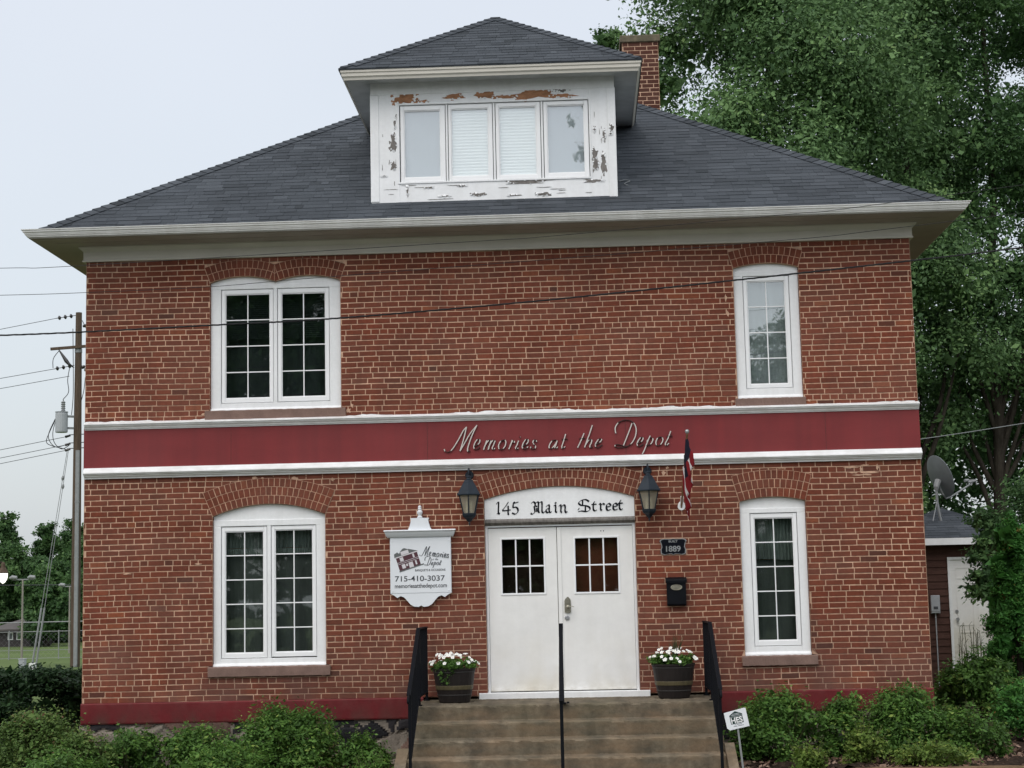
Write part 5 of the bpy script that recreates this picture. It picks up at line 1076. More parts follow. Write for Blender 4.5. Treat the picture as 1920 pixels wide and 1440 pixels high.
# barrel planters
def planter(cx, cy, label, seed, spike):
    rg = np.random.default_rng(seed); t = thing('barrel_planter', label, 'planter', (cx, cy, LZ), 'flower barrels on the landing')
    m = MB(); n = 28; m.lathe([(.172, 0), (.182, .012), (.196, .07), (.214, .155), (.228, .235), (.240, .325), (.246, .372), (.256, .376), (.258, .398), (.244, .400), (.236, .360), (.10, .35)], (cx, cy, LZ), n); pot = obj('barrel', m, 'pot', t)
    m = MB(); m.lathe([(.2155, .152), (.2200, .158), (.2265, .196), (.2255, .202)], (cx, cy, LZ), n); obj('olive_band', m, 'band', pot)
    for z, r_ in ((.085, .2015), (.350, .2455)): m = MB(); m.lathe([(r_-.002, z), (r_+.004, z+.003), (r_+.005, z+.011), (r_-.001, z+.014)], (cx, cy, LZ), n); obj('hoop', m, 'hoop', pot)
    m = MB(); m.lathe([(.236, .372), (.20, .385), (.05, .39)], (cx, cy, LZ), n); obj('soil', m, 'soil', t)
    B = [(cx+.25*math.sqrt(rg.random())*math.cos(a), cy+.25*math.sqrt(rg.random())*math.sin(a), LZ+.42+.05*rg.random(), .075, .075, .05) for a in rg.uniform(0, 6.28, 34)]
    P = [crown(B, 1500, .034, rg, up=1, sub=18)]
    if not spike:                                       # trailing ivy down the front of the barrel
        B = [(cx-.12+.05*k+rg.normal(0, .02), cy-.235+.008*j, LZ+.37-.035*j-.01*k, .03, .015, .03) for j in range(5) for k in range(3)]; P.append(crown(B, 1400, .030, rg, sub=10))
    foliage('leaves', P, 'leaf_shrub', t)
    for k in range(56):                                 # white blossoms, five rounded petals each
        a = rg.uniform(0, 6.28); R = .30*math.sqrt(rg.random()); px_, py_ = cx+R*math.cos(a), cy+R*math.sin(a); pz = LZ+.505+.055*(1-(R/.3)**2)+rg.normal(0, .012)-.05*(R > .22)
        nrm = Vector((math.cos(a)*R*2.2+rg.normal(0, .25), math.sin(a)*R*2.2-.55+rg.normal(0, .25), .7)).normalized(); tx = nrm.cross(Vector((.3, .2, 1))).normalized(); ty = nrm.cross(tx); m = MB(); rr = rg.uniform(.017, .025); c = Vector((px_, py_, pz))
        for i in range(5):
            an = 2*math.pi*i/5; w = .62; q = [c, c+(tx*math.cos(an-w)+ty*math.sin(an-w))*rr*.85+nrm*.005, c+(tx*math.cos(an)+ty*math.sin(an))*rr*1.15+nrm*.002, c+(tx*math.cos(an+w)+ty*math.sin(an+w))*rr*.85+nrm*.005]; m.add(q, [(0, 1, 2, 3)], .5, 0)
        m.add([c+nrm*.005+(tx*math.cos(b)+ty*math.sin(b))*.004 for b in np.linspace(0, 6.28, 7)[:-1]], [tuple(range(6))], .5, 1)
        obj('blossom', m, ['petalred' if k in (3, 17) else 'petal', 'petaly'], t)
    if spike:
        m = MB()
        for k in range(15):
            a = rg.uniform(0, 6.28); tl = rg.uniform(.05, .11); b0 = Vector((cx+.03+.012*math.cos(a), cy+.012*math.sin(a), LZ+.44)); tip = b0+Vector((math.cos(a)*tl+.02, math.sin(a)*tl, rg.uniform(.20, .34))); md = (b0+tip)/2+Vector((0, 0, .03)); w = Vector((-math.sin(a), math.cos(a), 0))*.007
            m.add([b0-w, b0+w, md+w*.8, tip, md-w*.8], [(0, 1, 2, 3, 4)])
        obj('spike_leaves', m, 'spike', t)
    return t
planter(-.545, -.56, 'dark barrel planter with white flowers and trailing ivy left of the doors', 51, False)
planter(2.035, -.53, 'dark barrel planter with white flowers and a tall spike plant right of the doors', 52, True)

# little yard sign
t = thing('yard_sign', 'small tilted white security sign lettered HES on a pale stake by the steps', 'sign', (2.66, -2.3, .2))
SC, SA_ = (2.597, .791), math.radians(11.0)
def ys(x, z): return (SC[0]+x*math.cos(SA_)-z*math.sin(SA_), SC[1]+x*math.sin(SA_)+z*math.cos(SA_))
m = MB(); w, h, c = .119, .101, .018; p = [(-w+c*1.4, -h), (w, -h+.004), (w, -h+.02), (w, h-.005), (w-c, h), (-w, h-.012), (-w, -h+c*1.4)]
m.prism([ys(*q) for q in p], -2.300, -2.292); bd = obj('placard', m, 'signw', t)
yk = -2.3006; m = MB(); flat(m, [ys(*q) for q in ((-.068, -.045), (.068, -.045), (.068, .030), (-.068, .030))], 0, 0); flat(m, [ys(*q) for q in ((-.070, .033), (.070, .033), (.068, .050), (.004, .085), (-.004, .085), (-.068, .050))], 0, 0); obj('house_emblem', m, 'greensign', bd)
m = MB(); q = ys(-.061, -.036); text(m, 'HES', q[0], q[1], .082, -2.3022, -2.3012, .122, rot=SA_, bold=.0022); obj('sign_lettering', m, 'white', bd)
m = MB()
for z, a_, b_ in ((.044, -.05, .05), (.056, -.035, .038)): flat(m, [ys(*q) for q in ((a_, z), (b_, z), (b_, z+.0035), (a_, z+.0035))], 2, 0)
obj('emblem_stripes', m, 'signw', bd)
m = MB()
for z, segs in ((-.058, ((-.035, -.018), (-.010, .045))), (-.074, ((-.048, -.008), (0, .062)))):
    for a_, b_ in segs: flat(m, [ys(*q) for q in ((a_, z), (b_, z), (b_, z+.006), (a_, z+.006))], 1, 0)
obj('small_print', m, 'lightink', bd)
m = MB(); m.beam((2.606, -2.288, .72), (2.665, -2.285, .10), .020, .008); obj('stake', m, 'galv', t)

# ------------------------------------------------------------------ ground
def sheet(name, x0, x1, y0, y1, z, mt, nx=1, ny=1, fz=None, **kw):
    m = MB()
    for j in range(ny+1):
        for i in range(nx+1):
            x, y = x0+(x1-x0)*i/nx, y0+(y1-y0)*j/ny; m.v.append((x, y, fz(x, y) if fz else z))
    for j in range(ny):
        for i in range(nx): a = j*(nx+1)+i; m.f.append((a, a+1, a+nx+2, a+nx+1)); m.a.append(.5); m.m.append(0)
    return obj(name, m, mt, **kw)
sheet('ground', -500, 500, -300, 900, -.012, 'grass', kind='structure')
sheet('road', -300, 300, -46, -7.0, -.008, 'asphalt', kind='structure')
m = MB(); m.box(-300, 300, -7.15, -7.0, -.05, .12); obj('kerb', m, 'walk', kind='structure')
m = MB(); m.box(-300, 300, -5.4, -3.6, -.05, .045); m.box(-.93, 2.47, -3.6, -2.56, -.05, .05); obj('pavement', m, 'walk', kind='structure')
rgb_ = np.random.default_rng(77)
def bedz(x, y):
    base = .22 if x > 0 else (.15 if y > -2.0 else .15-(.12)*min(1, (-2.0-y)/.5))
    return base+.02*math.sin(x*3.1+y*2)+.015*math.sin(x*7.7-y*5)+float(rgb_.normal(0, .012))
sheet('left_bed', -8.5, -1.08, -2.5, .06, 0, 'mulch', 110, 40, bedz, kind='structure')
sheet('right_bed', 2.58, 9.5, -2.14, .06, 0, 'mulch', 110, 36, bedz, kind='structure')
sheet('side_bed', 5.05, 12, .06, 9.0, 0, 'mulch', 90, 100, lambda x, y: .20-.012*y+.025*math.sin(x*2.2+y*1.7)+float(rgb_.normal(0, .014)), kind='structure')
# dead leaves scattered over the beds
C = []; 
for k in range(5200):
    if rgb_.random() < .62: x, y = rgb_.uniform(2.6, 9.4), rgb_.uniform(-2.1, .05); z = .235
    elif rgb_.random() < .6: x, y = rgb_.uniform(5.2, 10), rgb_.uniform(0, 4); z = .232-.012*y
    else: x, y = rgb_.uniform(-6, -1.1), rgb_.uniform(-2.3, 0); z = .175
    if y < -2.0 and x < 0: z -= .05
    C.append((x, y, z+rgb_.uniform(0, .012)))
C = np.array(C); V, Q = leaves(C, np.tile([0, -.25, 1.6], (len(C), 1)), .055, rgb_, .6)
me = npmesh('leaf_litter', V, Q, rgb_.random(len(C))**1.4); me.materials.append(MT['litter']); put(bpy.data.objects.new('leaf_litter', me), kind='stuff')
# grass tufts at the foot of the left bed
C = np.stack([rgb_.uniform(-8.4, -1.1, 5200), rgb_.uniform(-2.9, -1.6, 5200), rgb_.uniform(.06, .22, 5200)], 1); Nn = np.tile([0, -1.4, .3], (5200, 1)); V, Q = leaves(C, Nn, .07, rgb_, .22)
me = npmesh('ground_cover', V, Q, rgb_.random(5200)); me.materials.append(MT['leaf_shrub']); put(bpy.data.objects.new('ground_cover', me), kind='stuff')
m = MB(); rg = random.Random(8); xs = np.linspace(2.60, 9.4, 60); k0 = 0
for x in xs:
    e = lambda: rg.uniform(-.006, .006)
    zt = .243
    for yy, zz in ((-2.28, -.05), (-2.285, zt-.015), (-2.27, zt), (-2.16, zt+.003), (-2.14, zt-.02), (-2.14, -.05)): m.v.append((float(x), yy+e(), zz+e()))
for i in range(59):
    for j in range(5): m.f.append((i*6+j, (i+1)*6+j, (i+1)*6+j+1, i*6+j+1)); m.a.append(.5); m.m.append(0)
obj('bed_edging', m, 'edging', label='low brown edging along the front of the right planting bed', cat='edging')

# ------------------------------------------------------------------ shed with dish, right of the house
t = thing('garden_shed', 'small red brown shed with a dark hipped roof and a white door', 'shed', (8.1, 13.0, .2))
m = MB(); y0 = 12.0; x0, x1 = 6.95, 9.30; dx0, dx1, dz1 = 8.01, 8.90, 2.665
def lap(xa, xb, za, zb):
    z = za
    while z < zb-.01:
        z2 = min(z+.135, zb); m.add([(xa, y0-.020, z), (xb, y0-.020, z), (xb, y0-.004, z2), (xa, y0-.004, z2), (xa, y0-.004, z), (xb, y0-.004, z)], [(0, 1, 2, 3), (4, 5, 1, 0)]); z = z2
lap(x0, dx0-.05, .1, 3.0); lap(dx1+.05, x1, .1, 3.0); lap(dx0-.05, dx1+.05, dz1+.05, 3.0)
m.add([(x0, y0, .1), (x0, 14.3, .1), (x0, 14.3, 3.0), (x0, y0, 3.0)], [(0, 1, 2, 3)]); m.add([(x1, y0, .1), (x1, 14.3, .1), (x1, 14.3, 3.0), (x1, y0, 3.0)], [(3, 2, 1, 0)]); m.add([(x0, 14.3, .1), (x1, 14.3, .1), (x1, 14.3, 3.0), (x0, 14.3, 3.0)], [(3, 2, 1, 0)])
obj('wall', m, 'siding', t)
m = MB(); e = .30; ex0, ex1, ey0, ey1, ez, az = 6.72, 9.50, 11.72, 14.5, 3.075, 3.72
apx = ((ex0+ex1)/2, (ey0+ey1)/2, az); m.add([(ex0, ey0, ez), (ex1, ey0, ez), (ex1, ey1, ez), (ex0, ey1, ez), apx], [(0, 1, 4), (1, 2, 4), (2, 3, 4), (3, 0, 4), (3, 2, 1, 0)], .3)
sl_ = math.hypot((ey1-ey0)/2, az-ez); ca, sa_ = ((ey1-ey0)/2)/sl_, (az-ez)/sl_
shingles(m, (ex0, ey0, ez), (1, 0, 0), (0, ca, sa_), (0, -sa_, ca), sl_, lambda w: w*ca, lambda w: ex1-ex0-w*ca, 61)
shingles(m, (ex1, ey0, ez), (0, 1, 0), (-ca, 0, sa_), (sa_, 0, ca), sl_, lambda w: w*ca, lambda w: ex1-ex0-w*ca, 62)
obj('roof', m, 'shingle', t)
m = MB(); m.box(ex0, ex1, ey0-.02, ey0+.005, 2.945, 3.072); m.box(ex0, ex0+.02, ey0+.005, ey1, 2.945, 3.072); m.box(ex1-.02, ex1, ey0+.005, ey1, 2.945, 3.072); m.box(ex0+.02, ex1-.02, ey0+.005, y0, 2.95, 2.965); obj('fascia', m, 'white', t)
m = MB(); m.box(dx0-.05, dx0, y0-.035, y0+.02, .3, dz1); m.box(dx1, dx1+.05, y0-.035, y0+.02, .3, dz1); m.box(dx0-.05, dx1+.05, y0-.034, y0+.02, dz1, dz1+.05); obj('door_frame', m, 'white', t)
m = MB(); m.box(dx0, dx1, y0-.012, y0+.02, .3, dz1)
for xa, xb in ((.10, .42), (.49, .80)):
    for za, zb in ((.5, 1.0), (1.12, 1.9), (2.0, 2.22)):
        for a_, b_, c_, d_ in ((xa, xb, za, za+.02), (xa, xb, zb-.02, zb), (xa, xa+.02, za+.02, zb-.02), (xb-.02, xb, za+.02, zb-.02)): m.box(dx0+a_, dx0+b_, y0-.019, y0-.0125, .3+c_, .3+d_)
sd_ = obj('door', m, 'door', t)
m = MB(); m.tube([(dx0+.085, y0-.012, 1.54), (dx0+.085, y0-.05, 1.54), (dx0+.085, y0-.07, 1.54)], [.025, .018, .034], 12); obj('door_knob', m, 'steel', sd_)
m = MB(); m.tube([(dx0+.085, y0-.012, 1.69), (dx0+.085, y0-.03, 1.69)], [.032, .030], 12); obj('deadbolt', m, 'steel', sd_)
t = thing('meter_box', 'grey electric box on the shed wall beside the white door', 'box', (7.68, 11.95, 1.6))
m = MB(); m.cbox(7.595, 7.765, 11.88, 11.975, 1.66, 2.00, .01); m.box(7.60, 7.76, 11.872, 11.8795, 1.70, 1.96); m.tube([(7.68, 11.93, 1.66), (7.68, 11.93, .3)], .012, 8); bx = obj('box', m, 'cangrey', t)
m = MB(); m.box(7.64, 7.72, 11.866, 11.8715, 1.74, 1.79); obj('printed_label', m, 'greyink', bx)
# satellite dish seen from behind
t = thing('satellite_dish', 'grey satellite dish with its feed arm on a tripod above the shed roof', 'satellite dish', (7.95, 12.5, 3.35))
dc = Vector((7.985, 12.5, 4.28)); dn = Vector((.86, .36, .36)).normalized(); ux = dn.cross(Vector((0, 0, 1))).normalized(); uy = ux.cross(dn)
m = MB(); n = 36; k0 = 0; rr_ = [.02, .12, .22, .32, .38, .405, .41]
for rr in rr_:
    for j in range(n):
        a = 2*math.pi*j/n; p = dc+(ux*math.cos(a)*.90+uy*math.sin(a)*1.05)*rr+dn*(.42*rr*rr); m.v.append(tuple(p))
for i in range(len(rr_)-1):
    for j in range(n): j2 = (j+1) % n; m.f.append((i*n+j, i*n+j2, (i+1)*n+j2, (i+1)*n+j)); m.a.append(.5); m.m.append(0)
m.f.append(tuple(range(n-1, -1, -1))); m.a.append(.5); m.m.append(0)
dsh = obj('reflector', m, 'dish', t, smooth=True); sol = dsh.modifiers.new('thickness', 'SOLIDIFY'); sol.thickness = .012
m = MB(); a0 = dc-uy*.36+dn*.05; a1 = Vector((8.24, 12.62, 3.90)); a2 = Vector((8.70, 12.75, 4.17)); m.tube([tuple(dc-uy*.1-dn*.06), tuple(a0-dn*.08), tuple(a1-Vector((.1, 0, .03))), tuple(a1)], .018, 8); m.tube([tuple(a1), tuple(a2)], .018, 8); arm = obj('feed_arm', m, 'galv', t)
m = MB(); m.tube([tuple(a2-Vector((.09, .03, -.01))), tuple(a2+Vector((.07, .02, .045)))], .026, 10); m.tube([tuple(a2+Vector((-.16, -.05, .045))), tuple(a2+Vector((-.08, -.02, .055)))], [.032, .026], 12); m.beam(tuple(a2+Vector((-.1, -.03, .05))), tuple(a2+Vector((.08, .02, .06))), .03, .03); m.tube([tuple(a2+Vector((.07, .02, .05))), tuple(a2+Vector((.085, .02, -.04)))], .01, 6); obj('feed_horn', m, 'galv', arm)
m = MB(); b0 = Vector((7.93, 12.45, 4.02)); foot = Vector((8.0, 12.5, 3.40)); m.tube([tuple(dc-dn*.02-uy*.06), tuple(b0+Vector((0, 0, .06))), tuple(b0)], [.07, .055, .035], 10); m.tube([tuple(b0), (7.935, 12.46, 3.74), tuple(foot)], .026, 10)
m.tube([tuple(b0+Vector((0, 0, -.20))), (7.79, 12.25, 3.42)], .010, 6); m.tube([tuple(b0+Vector((.01, 0, -.20))), (8.10, 12.75, 3.42)], .010, 6); obj('mount', m, 'galv', t)
# dry stalks before the shed door
t = thing('dry_stalks', 'thin bare plant stalks standing before the white shed door', 'plant', (8.3, 11.2, .3)); m = MB(); rg = random.Random(12)
for k in range(26):
    x, y = rg.uniform(7.95, 8.75), rg.uniform(10.9, 11.5); h = rg.uniform(.75, 1.35); tx = x+rg.uniform(-.10, .10); m.tube(catmull([(x, y, .2), (x+(tx-x)*.4, y, .2+h*.5), (tx, y, .2+h)], 3), [.006]*6+[.003], 4)
    for j in range(3): s = rg.uniform(.6, 1); m.tube([(x+(tx-x)*s, y, .2+h*s), (x+(tx-x)*s+rg.uniform(-.06, .06), y, .2+h*s+.06)], .003, 4)
obj('stalks', m, 'stem', t)

# ------------------------------------------------------------------ cables in front of the house and beyond it
def sag(pts, k=8): return catmull(pts, k)
def cable(label, pts, rad, mt, k=8, name='overhead_cable', group=None, n=6):
    m = MB(); m.tube(sag(pts, k), rad, n, caps=True); return obj(name, m, mt, label=label, cat='cable', group=group)
m = MB(); pts = sag([(-14, -3, 5.32), (-8, -3, 5.07), (-5.187, -3, 5.04), (-2.819, -3, 5.087), (-1.5, -3, 5.125), (.552, -3, 5.245), (2.704, -3, 5.412), (4.532, -3, 5.565), (5.737, -3, 5.675), (9.5, -3, 6.05)], 30)
L = len(pts)
for s_ in (0, 2.1, 4.2): m.tube([(p[0], p[1]+.006*math.sin(i*1.15+s_), p[2]+.006*math.cos(i*1.15+s_)) for i, p in enumerate(pts)], .0048, 5)
obj('overhead_cable', m, 'wire', label='thick twisted black service cable sagging across the middle of the upper windows', cat='cable')
cable('thin wire climbing from the left eave corner across the cream frieze to the gutter', [(-14, -3, 5.95), (-8, -3, 5.80), (-5.2, -3, 5.775), (-4.33, -3, 5.776), (-.118, -3, 5.912), (.796, -3, 5.949), (3.266, -3, 6.105), (4.2, -3, 6.18), (9.5, -3, 6.75)], .0032, 'wire')
cable('thin wire crossing the heads of both upper windows', [(-14, -3, 5.62), (-8, -3, 5.50), (-5.195, -3, 5.478), (-4.265, -3, 5.48), (-2.906, -3, 5.505), (-1.64, -3, 5.575), (3.052, -3, 5.816), (4.568, -3, 5.937), (9.5, -3, 6.4)], .0032, 'wire')
cable('pale wire against the dark trees beside the satellite dish', [(5.0, 16, 4.95), (8.494, 16, 5.355), (10.163, 16, 5.568), (14, 16, 6.1)], .010, 'palewire')

# ------------------------------------------------------------------ utility pole
PX, PY = -17.33, 40.0
t = thing('utility_pole', 'weathered wooden utility pole with a grey transformer left of the house', 'utility pole', (PX, PY, 0))
rg = random.Random(4); m = MB(); m.tube([(PX-.030*(1-z/12.9)*0+.0*z, PY, z) for z in (0, 2, 4, 6, 8, 10, 12, 12.92)], [.175, .17, .163, .155, .145, .132, .118, .112], 14); obj('pole', m, 'timber', t, smooth=False)
m = MB(); m.box(PX+.0, PX+.125, PY-.22, PY-.11, .0, 7.80); m.box(PX-.01, PX+.135, PY-.225, PY-.105, 5.9, 5.93); m.box(PX-.01, PX+.135, PY-.225, PY-.105, 3.9, 3.93); obj('cable_guard', m, 'galv', t)
def insul(a, b, n=3):
    m = MB(); a, b = Vector(a), Vector(b); m.tube([tuple(a), tuple(b)], .014, 6)
    for k in range(n):
        c = a+(b-a)*((k+.6)/(n+.4)); d = (b-a).normalized(); m.tube([tuple(c-d*.05), tuple(c-d*.01), tuple(c+d*.03), tuple(c+d*.06)], [.03, .085, .075, .03], 10)
    obj('insulator', m, 'porcelain', t)
insul((-18.19, 40, 12.73), (-17.45, 40, 12.82)); insul((-18.25, 40, 10.84), (-17.48, 40, 10.96)); insul((-17.0, 39.9, 12.25), (-17.2, 40, 12.62), 1); insul((-16.95, 39.9, 10.72), (-17.2, 39.95, 10.95), 2)
m = MB(); m.beam((-18.32, 39.85, 11.565), (-16.9, 39.85, 11.64), .09, .10); obj('crossarm', m, 'timber', t)
m = MB(); m.tube([(-18.0, 39.8, 11.52), (-17.85, 39.8, 11.30), (-17.72, 39.8, 11.10), (-17.6, 39.8, 10.96), (-17.46, 39.9, 10.86)], [.02, .05, .075, .05, .015], 8); obj('fuse_cutout', m, 'porcelain', t)
m = MB(); m.tube([(-17.85, 39.75, 8.46), (-17.85, 39.75, 8.50), (-17.85, 39.75, 9.15), (-17.85, 39.75, 9.20)], [.215, .225, .225, .20], 16); m.tube([(-17.85, 39.75, 9.20), (-17.85, 39.75, 9.22)], [.235, .235], 16); can = obj('transformer', m, 'cangrey', t)
m = MB()
for k in range(5): z = 9.22+.075*k; m.tube([(-17.78, 39.7, z), (-17.78, 39.7, z+.045), (-17.78, 39.7, z+.075)], [.055, .085, .055], 10)
m.tube([(-17.78, 39.7, 9.6), (-17.78, 39.7, 9.68)], .02, 6); obj('bushing', m, 'galv', can)
m = MB(); m.beam((-17.63, 39.8, 9.05), (-17.42, 39.95, 9.05), .05, .08); m.beam((-17.63, 39.8, 8.62), (-17.42, 39.95, 8.62), .05, .08); obj('bracket', m, 'galv', can)
for z in (8.34, 8.04, 7.84):
    m = MB(); m.tube([(-17.75, 39.9, z-.03), (-17.56, 39.9, z+.02)], [.05, .035], 8); m.beam((-17.62, 39.9, z+.04), (-17.05, 39.95, z+.06), .02, .03); obj('spool_bracket', m, 'porcelain', t)
m = MB()
for pp in ([(-18.05, 39.8, 9.02), (-18.28, 39.8, 8.55), (-18.42, 39.8, 8.14), (-18.2, 39.8, 7.98), (-17.9, 39.8, 7.9), (-17.7, 39.9, 7.84)], [(-18.05, 39.8, 9.0), (-18.18, 39.8, 8.5), (-18.12, 39.8, 8.1), (-17.85, 39.8, 7.86), (-17.6, 39.9, 8.0)], [(-18.1, 39.8, 8.98), (-18.35, 39.8, 8.35), (-18.1, 39.8, 7.95), (-17.7, 39.9, 8.03)], [(-17.78, 39.7, 9.68), (-17.62, 39.8, 9.95), (-17.66, 39.8, 10.4), (-17.58, 39.8, 10.9)], [(-17.98, 39.8, 11.5), (-18.2, 39.8, 11.2), (-18.24, 39.9, 10.86)], [(-17.5, 39.85, 12.3), (-17.46, 39.85, 10.0), (-17.5, 39.8, 9.1)], [(-17.05, 39.95, 10.5), (-17.1, 39.95, 10.0), (-17.2, 39.95, 9.6)]): m.tube(catmull(pp, 5), .014, 5)
obj('jumper_wires', m, 'wire', t)
m = MB(); m.tube([(PX, PY, 11.42), (PX, PY, 11.56)], .135, 14); obj('pole_band', m, 'galv', t)
GW = 'line wires running left from the utility pole'
for lb, a, b in (('topmost line wire at the left, tied to the top of the utility pole', (-18.19, 40, 12.73), (-46, 40, 9.3)), ('line wire reaching the insulators above the transformer', (-18.25, 40, 10.84), (-46, 40, 8.0)), ('line wire just below the insulators above the transformer', (-17.66, 40, 10.56), (-46, 40, 7.5)), ('uppermost of the three wires below the transformer', (-17.75, 39.9, 8.31), (-46, 40, 4.7)), ('middle one of the three wires below the transformer', (-17.75, 39.9, 8.01), (-46, 40, 4.4)), ('lowest of the three wires below the transformer', (-17.75, 39.9, 7.81), (-46, 40, 4.1))):
    a, b = np.array(a), np.array(b); cable(lb, [tuple(a+(b-a)*s+np.array([0, 0, -.35*4*s*(1-s)])) for s in np.linspace(0, 1, 9)], .011, 'thinwire', 3, 'line_wire', GW, 5)
for lb, dx in (('guy wire with two strain insulators slanting down left of the pole', 0), ('guy wire running close beside the other down to the yellowed hedge top', .14)):
    a, b = np.array((-17.66+dx*.3, 39.9, 7.9)), np.array((-18.76+dx, 39.6, .1)); m = MB(); m.tube([tuple(a), tuple(b)], .012, 5); q = a+(b-a)*(.13+.04*(dx > 0)); q2 = q+(b-a)*.022; m.tube([tuple(q), tuple((q+q2)/2), tuple(q2)], [.03, .055, .03], 8)
    q = a+(b-a)*.74; m.tube([tuple(q), tuple(b)], .035, 6); obj('guy_wire', m, 'galv', label=lb if dx == 0 else 'guy wire running close beside the insulated one into the hedge', cat='guy wire', group='guy wires of the utility pole')

# ------------------------------------------------------------------ playing field behind, left
def field_light(x, y, h, label):
    t = thing('field_light', label, 'light pole', (x, y, 0), 'light poles of the playing field'); m = MB(); m.tube([(x, y, 0), (x, y, h)], [.045, .035], 8); obj('pole', m, 'walk', t)
    m = MB(); m.beam((x-.42, y, h), (x+.42, y, h), .05, .05); obj('crossbar', m, 'galv', t)
    for d in (-.36, .36):
        m = MB(); m.tube([(x+d-.14, y-.05, h+.05), (x+d-.05, y-.05, h+.09), (x+d+.14, y-.05, h+.07)], [.05, .08, .07], 8); obj('lamp_head', m, 'galv', t)
field_light(-20.95, 45.0, 3.25, 'thin pole with a double lamp head left of the guy wires')
field_light(-23.06, 58.0, 3.1, 'thin pole with a double lamp head close beside the utility pole')
t = thing('chain_link_fence', 'low chain link fence across the playing field', 'fence', (-25, 52, 0)); xs = np.arange(-44, -12, 2.1); zf = 1.15; yf = 49.5
for x in xs: m = MB(); m.tube([(x, yf, 0), (x, yf, zf+.05)], .022, 6); obj('post', m, 'galv', t)
m = MB(); m.tube([(-44, yf, zf), (-12, yf, zf)], .016, 6); obj('top_rail', m, 'galv', t)
m = MB()
for z in (.38, .05): m.tube([(-44, yf, z), (-12, yf, z)], .010, 4)
for x in np.arange(-44, -13, .22):
    m.add([(x, yf, .05), (x+.005, yf, .05), (x+1.105, yf+.004, 1.14), (x+1.10, yf+.004, 1.14)], [(0, 1, 2, 3)]); m.add([(x+1.1, yf+.006, .05), (x+1.105, yf+.006, .05), (x+.005, yf+.01, 1.14), (x, yf+.01, 1.14)], [(0, 1, 2, 3)])
obj('wire_mesh', m, 'galv', t)
t = thing('chain_link_fence', 'taller chain link fence at the far side of the playing field', 'fence', (-30, 66, 0)); yf = 66
for x in np.arange(-52, -16, 3.0): m = MB(); m.tube([(x, yf, 0), (x, yf, 1.45)], .035, 6); obj('post', m, 'galv', t)
m = MB(); m.tube([(-52, yf, 1.40), (-16, yf, 1.40)], .030, 6); obj('top_rail', m, 'galv', t)
for x, zt, lb in ((-18.58, .36, 'pale utility pedestal box above the hedge'), (-18.22, .20, 'short white box beside the pedestal above the hedge')):
    t = thing('utility_box', lb, 'box', (x, 38, 0)); m = MB(); m.cbox(x-.11, x+.11, 37.9, 38.1, -.012, zt, .02); m.box(x-.12, x+.12, 37.89, 38.11, zt, zt+.03); obj('cabinet', m, 'cangrey' if x < -18.4 else 'vinyl', t)
# lit street lamp at the left edge
t = thing('street_lamp', 'lit hanging street lamp at the left picture edge', 'street lamp', (-14.2, 20, 0))
m = MB(); m.tube([(-14.3, 20, 0), (-14.3, 20, 3.6)], [.09, .06], 10); m.tube(catmull([(-14.3, 20, 3.4), (-14.0, 20, 3.55), (-13.5, 20, 3.28), (-13.08, 20, 3.24)]), .025, 8); obj('pole', m, 'bark', t)
m = MB(); m.lathe([(.125, 2.98), (.130, 3.0), (.10, 3.06), (.06, 3.12), (.05, 3.22), (.02, 3.25)], (-13.08, 20, 0), 14); obj('shade', m, 'timber', t)
m = MB(); m.lathe([(.005, 2.73), (.05, 2.76), (.095, 2.83), (.112, 2.90), (.115, 2.98)], (-13.08, 20, 0), 14); obj('globe', m, 'lit', t)
# house beyond the field
t = thing('far_house', 'low dark house with a grey roof among the trees beyond the field', 'house', (-31, 75, 0))
m = MB(); m.box(-32.2, -30.2, 74, 78, -.02, .96); obj('wall', m, 'farwall', t)
m = MB(); m.add([(-32.6, 73.5, .95), (-29.9, 73.5, .95), (-29.9, 78.5, .95), (-32.6, 78.5, .95), (-31.4, 76, 1.35), (-30.5, 76, 1.75)], [(0, 1, 5, 4), (1, 2, 5), (2, 3, 4, 5), (3, 0, 4), (3, 2, 1, 0)]); m.box(-32.6, -29.9, 73.46, 73.5, .89, .975); obj('roof', m, 'farroof', t)
for x in (-31.45, -30.95): m = MB(); m.box(x, x+.30, 73.96, 73.999, .37, .79); w_ = obj('window', m, 'vinyl', t); m = MB(); m.box(x+.05, x+.25, 73.94, 73.959, .42, .74); obj('pane', m, 'darkblind', w_)
# trees beyond the field
def far_tree(label, x, y, h, r, seed, conical=False):
    prof = (lambda s: r*(1-s*.9)) if conical else (lambda s: r*math.sqrt(max(.05, 1-(2*s-.85)**2*.75)))
    B = column_blobs(x, y, .6, h, prof, seed, 46, (.55, .95)); tree(label, (x, y, -.01), h*.9, .16, (0, 0), B, 85, .19, 'leaf_far', seed, group='trees beyond the playing field', limbs=6)
far_tree('spired dark green tree at the left picture edge beyond the field', -37.2, 90, 8.1, 1.5, 501, True)
far_tree('ragged pointed tree, second from the left edge beyond the field', -35.1, 92, 7.6, 1.5, 502, True)
far_tree('rounded tree behind the guy wires beyond the field', -33.2, 91, 7.2, 1.9, 503)
far_tree('rounded tree half hidden by the utility pole beyond the field', -31.0, 88, 6.5, 1.9, 504)
far_tree('leafy tree beside the far house, right of its roof', -26.5, 79, 5.6, 1.8, 505)
far_tree('low spreading tree above the roof of the far house', -33.0, 81, 5.2, 2.2, 506)
far_tree('bushy tree at the right gable of the far house', -28.9, 73.0, 3.6, 1.1, 511)
far_tree('dark tree behind the lit street lamp', -38.6, 86, 6.6, 2.2, 507)
far_tree('low broad tree filling the gap behind the far house', -31.6, 83, 4.4, 2.0, 509)
far_tree('low broad tree behind the foot of the utility pole', -27.6, 84, 4.6, 2.0, 510)
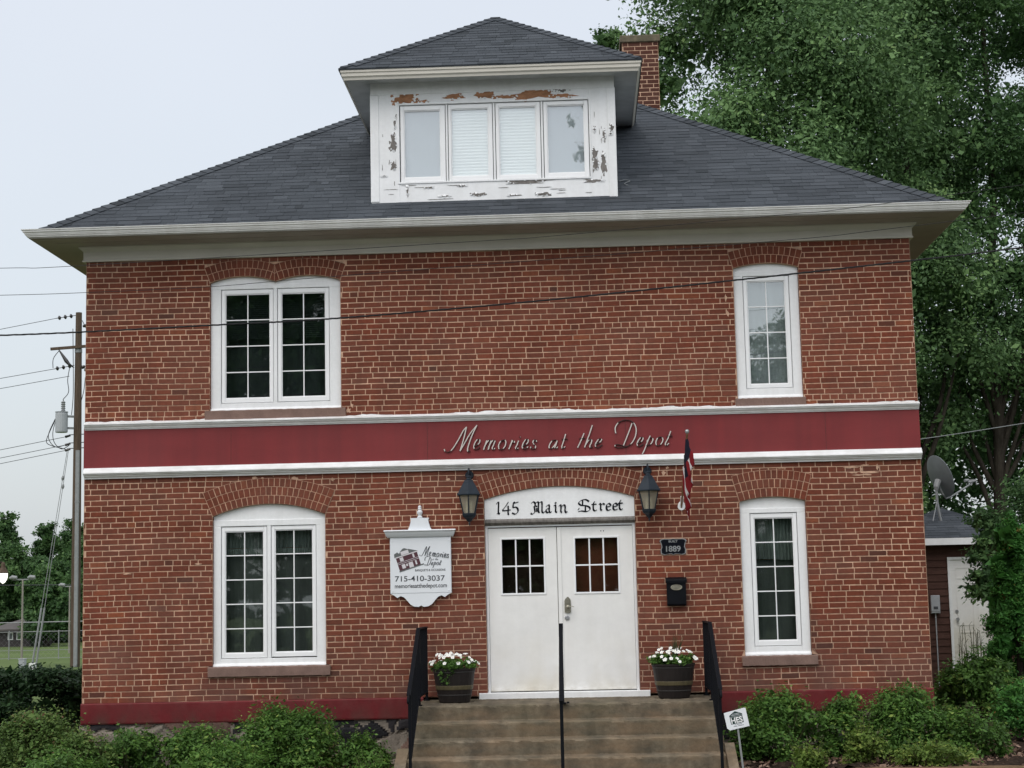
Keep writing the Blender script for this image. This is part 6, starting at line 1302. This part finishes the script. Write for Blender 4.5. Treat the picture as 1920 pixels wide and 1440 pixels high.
far_tree('bushy tree between the far house and the house corner', -29.3, 90, 6.0, 2.3, 508)
rgw = np.random.default_rng(91)
B = [(x, 150+rgw.normal(0, 6), z, 4.2, 3, 2.6) for x in np.arange(-190, 190, 5.5) for z in (1.6, 4.6+rgw.normal(0, 1.0))]
foliage('far_wood', [crown(B, 1.5, 1.0, rgw), core(B, 30, 2.0, rgw)], 'leaf_far', kind='stuff')
cable('wire strung low across the trees beyond the field', [(-60, 64, 4.1), (-28, 64, 3.3), (-20, 64, 3.4), (-10, 64, 3.7)], .02, 'thinwire', 6, 'field_wire'); 

# ------------------------------------------------------------------ the far side of the street, seen only in the panes
GR = 'street trees mirrored in the window panes'
def street_tree(label, x, y, h, z0, r, seed, n=40, rb=(.9, 1.5)):
    B = column_blobs(x, y, z0, h, lambda s: r*math.sqrt(max(.06, 1-(2*s-.9)**2*.8)), seed, n, rb); tree(label, (x, y, 0), h*.85, .3, (0, 0), B, 22, .26, 'leaf_dark', seed, group=GR, limbs=10, name='street_tree')
street_tree('big street tree mirrored darkly in the upper left window', -11.0, -50, 19.5, 3.5, 5.0, 601, 60)
street_tree('street tree mirrored in the lower left window', -19.5, -52, 15, 1.0, 4.8, 602, 52)
street_tree('rounded street tree mirrored in the lower part of the upper right window', 11.2, -50, 12.6, 1.0, 4.2, 603, 52)
street_tree('low street tree mirrored in the lower right window', 19.0, -53, 12, 1.0, 4.6, 604, 48)
street_tree('street tree added to block mirrored sky between the left windows', -5.0, -54, 9.5, .8, 4.6, 607, 50)  # this and the next two trees are added to block mirrored sky
street_tree('street tree added to block mirrored sky right of the lower right window', 27.0, -52, 12, 1.0, 4.8, 608)
street_tree('street tree added to block mirrored sky left of the lower left window', -28.0, -52, 12, 1.0, 4.8, 609)
street_tree('low street tree mirrored in the door panes', 3.0, -55, 10.0, .8, 4.8, 605, 50)
rgm = np.random.default_rng(71); t = thing('sky_block_hedge', 'long tall hedge added across the street to block sky mirrored in the ground floor windows', 'hedge', (0, -62, 0))  # unseen hedge added to keep bright sky out of the low reflections
B = [(x, -62+rgm.normal(0, .5), z, 1.5, 1.0, 1.1) for x in np.arange(-44, 45, 1.7) for z in (.9, 2.6, 4.2+rgm.normal(0, .4))]
foliage('foliage', [crown(B, 9, .5, rgm)], 'leaf_dark', t)
B = column_blobs(3.0, -50, 12, 25.5, lambda s: 1.15, 606, 15, (.55, .85))+[(1.7, -50, 23.2, .45, .5, .4), (1.2, -50, 22.6, .4, .5, .25), (1.8, -50, 21.0, .5, .5, .4), (2.4, -50, 19.8, .55, .5, .5)]
tree('tall thin street tree mirrored in the right dormer pane', (3.4, -50, 0), 24, .22, (-.4, 0), B, 22, .24, 'leaf_dark', 606, group=GR, limbs=10, name='street_tree')
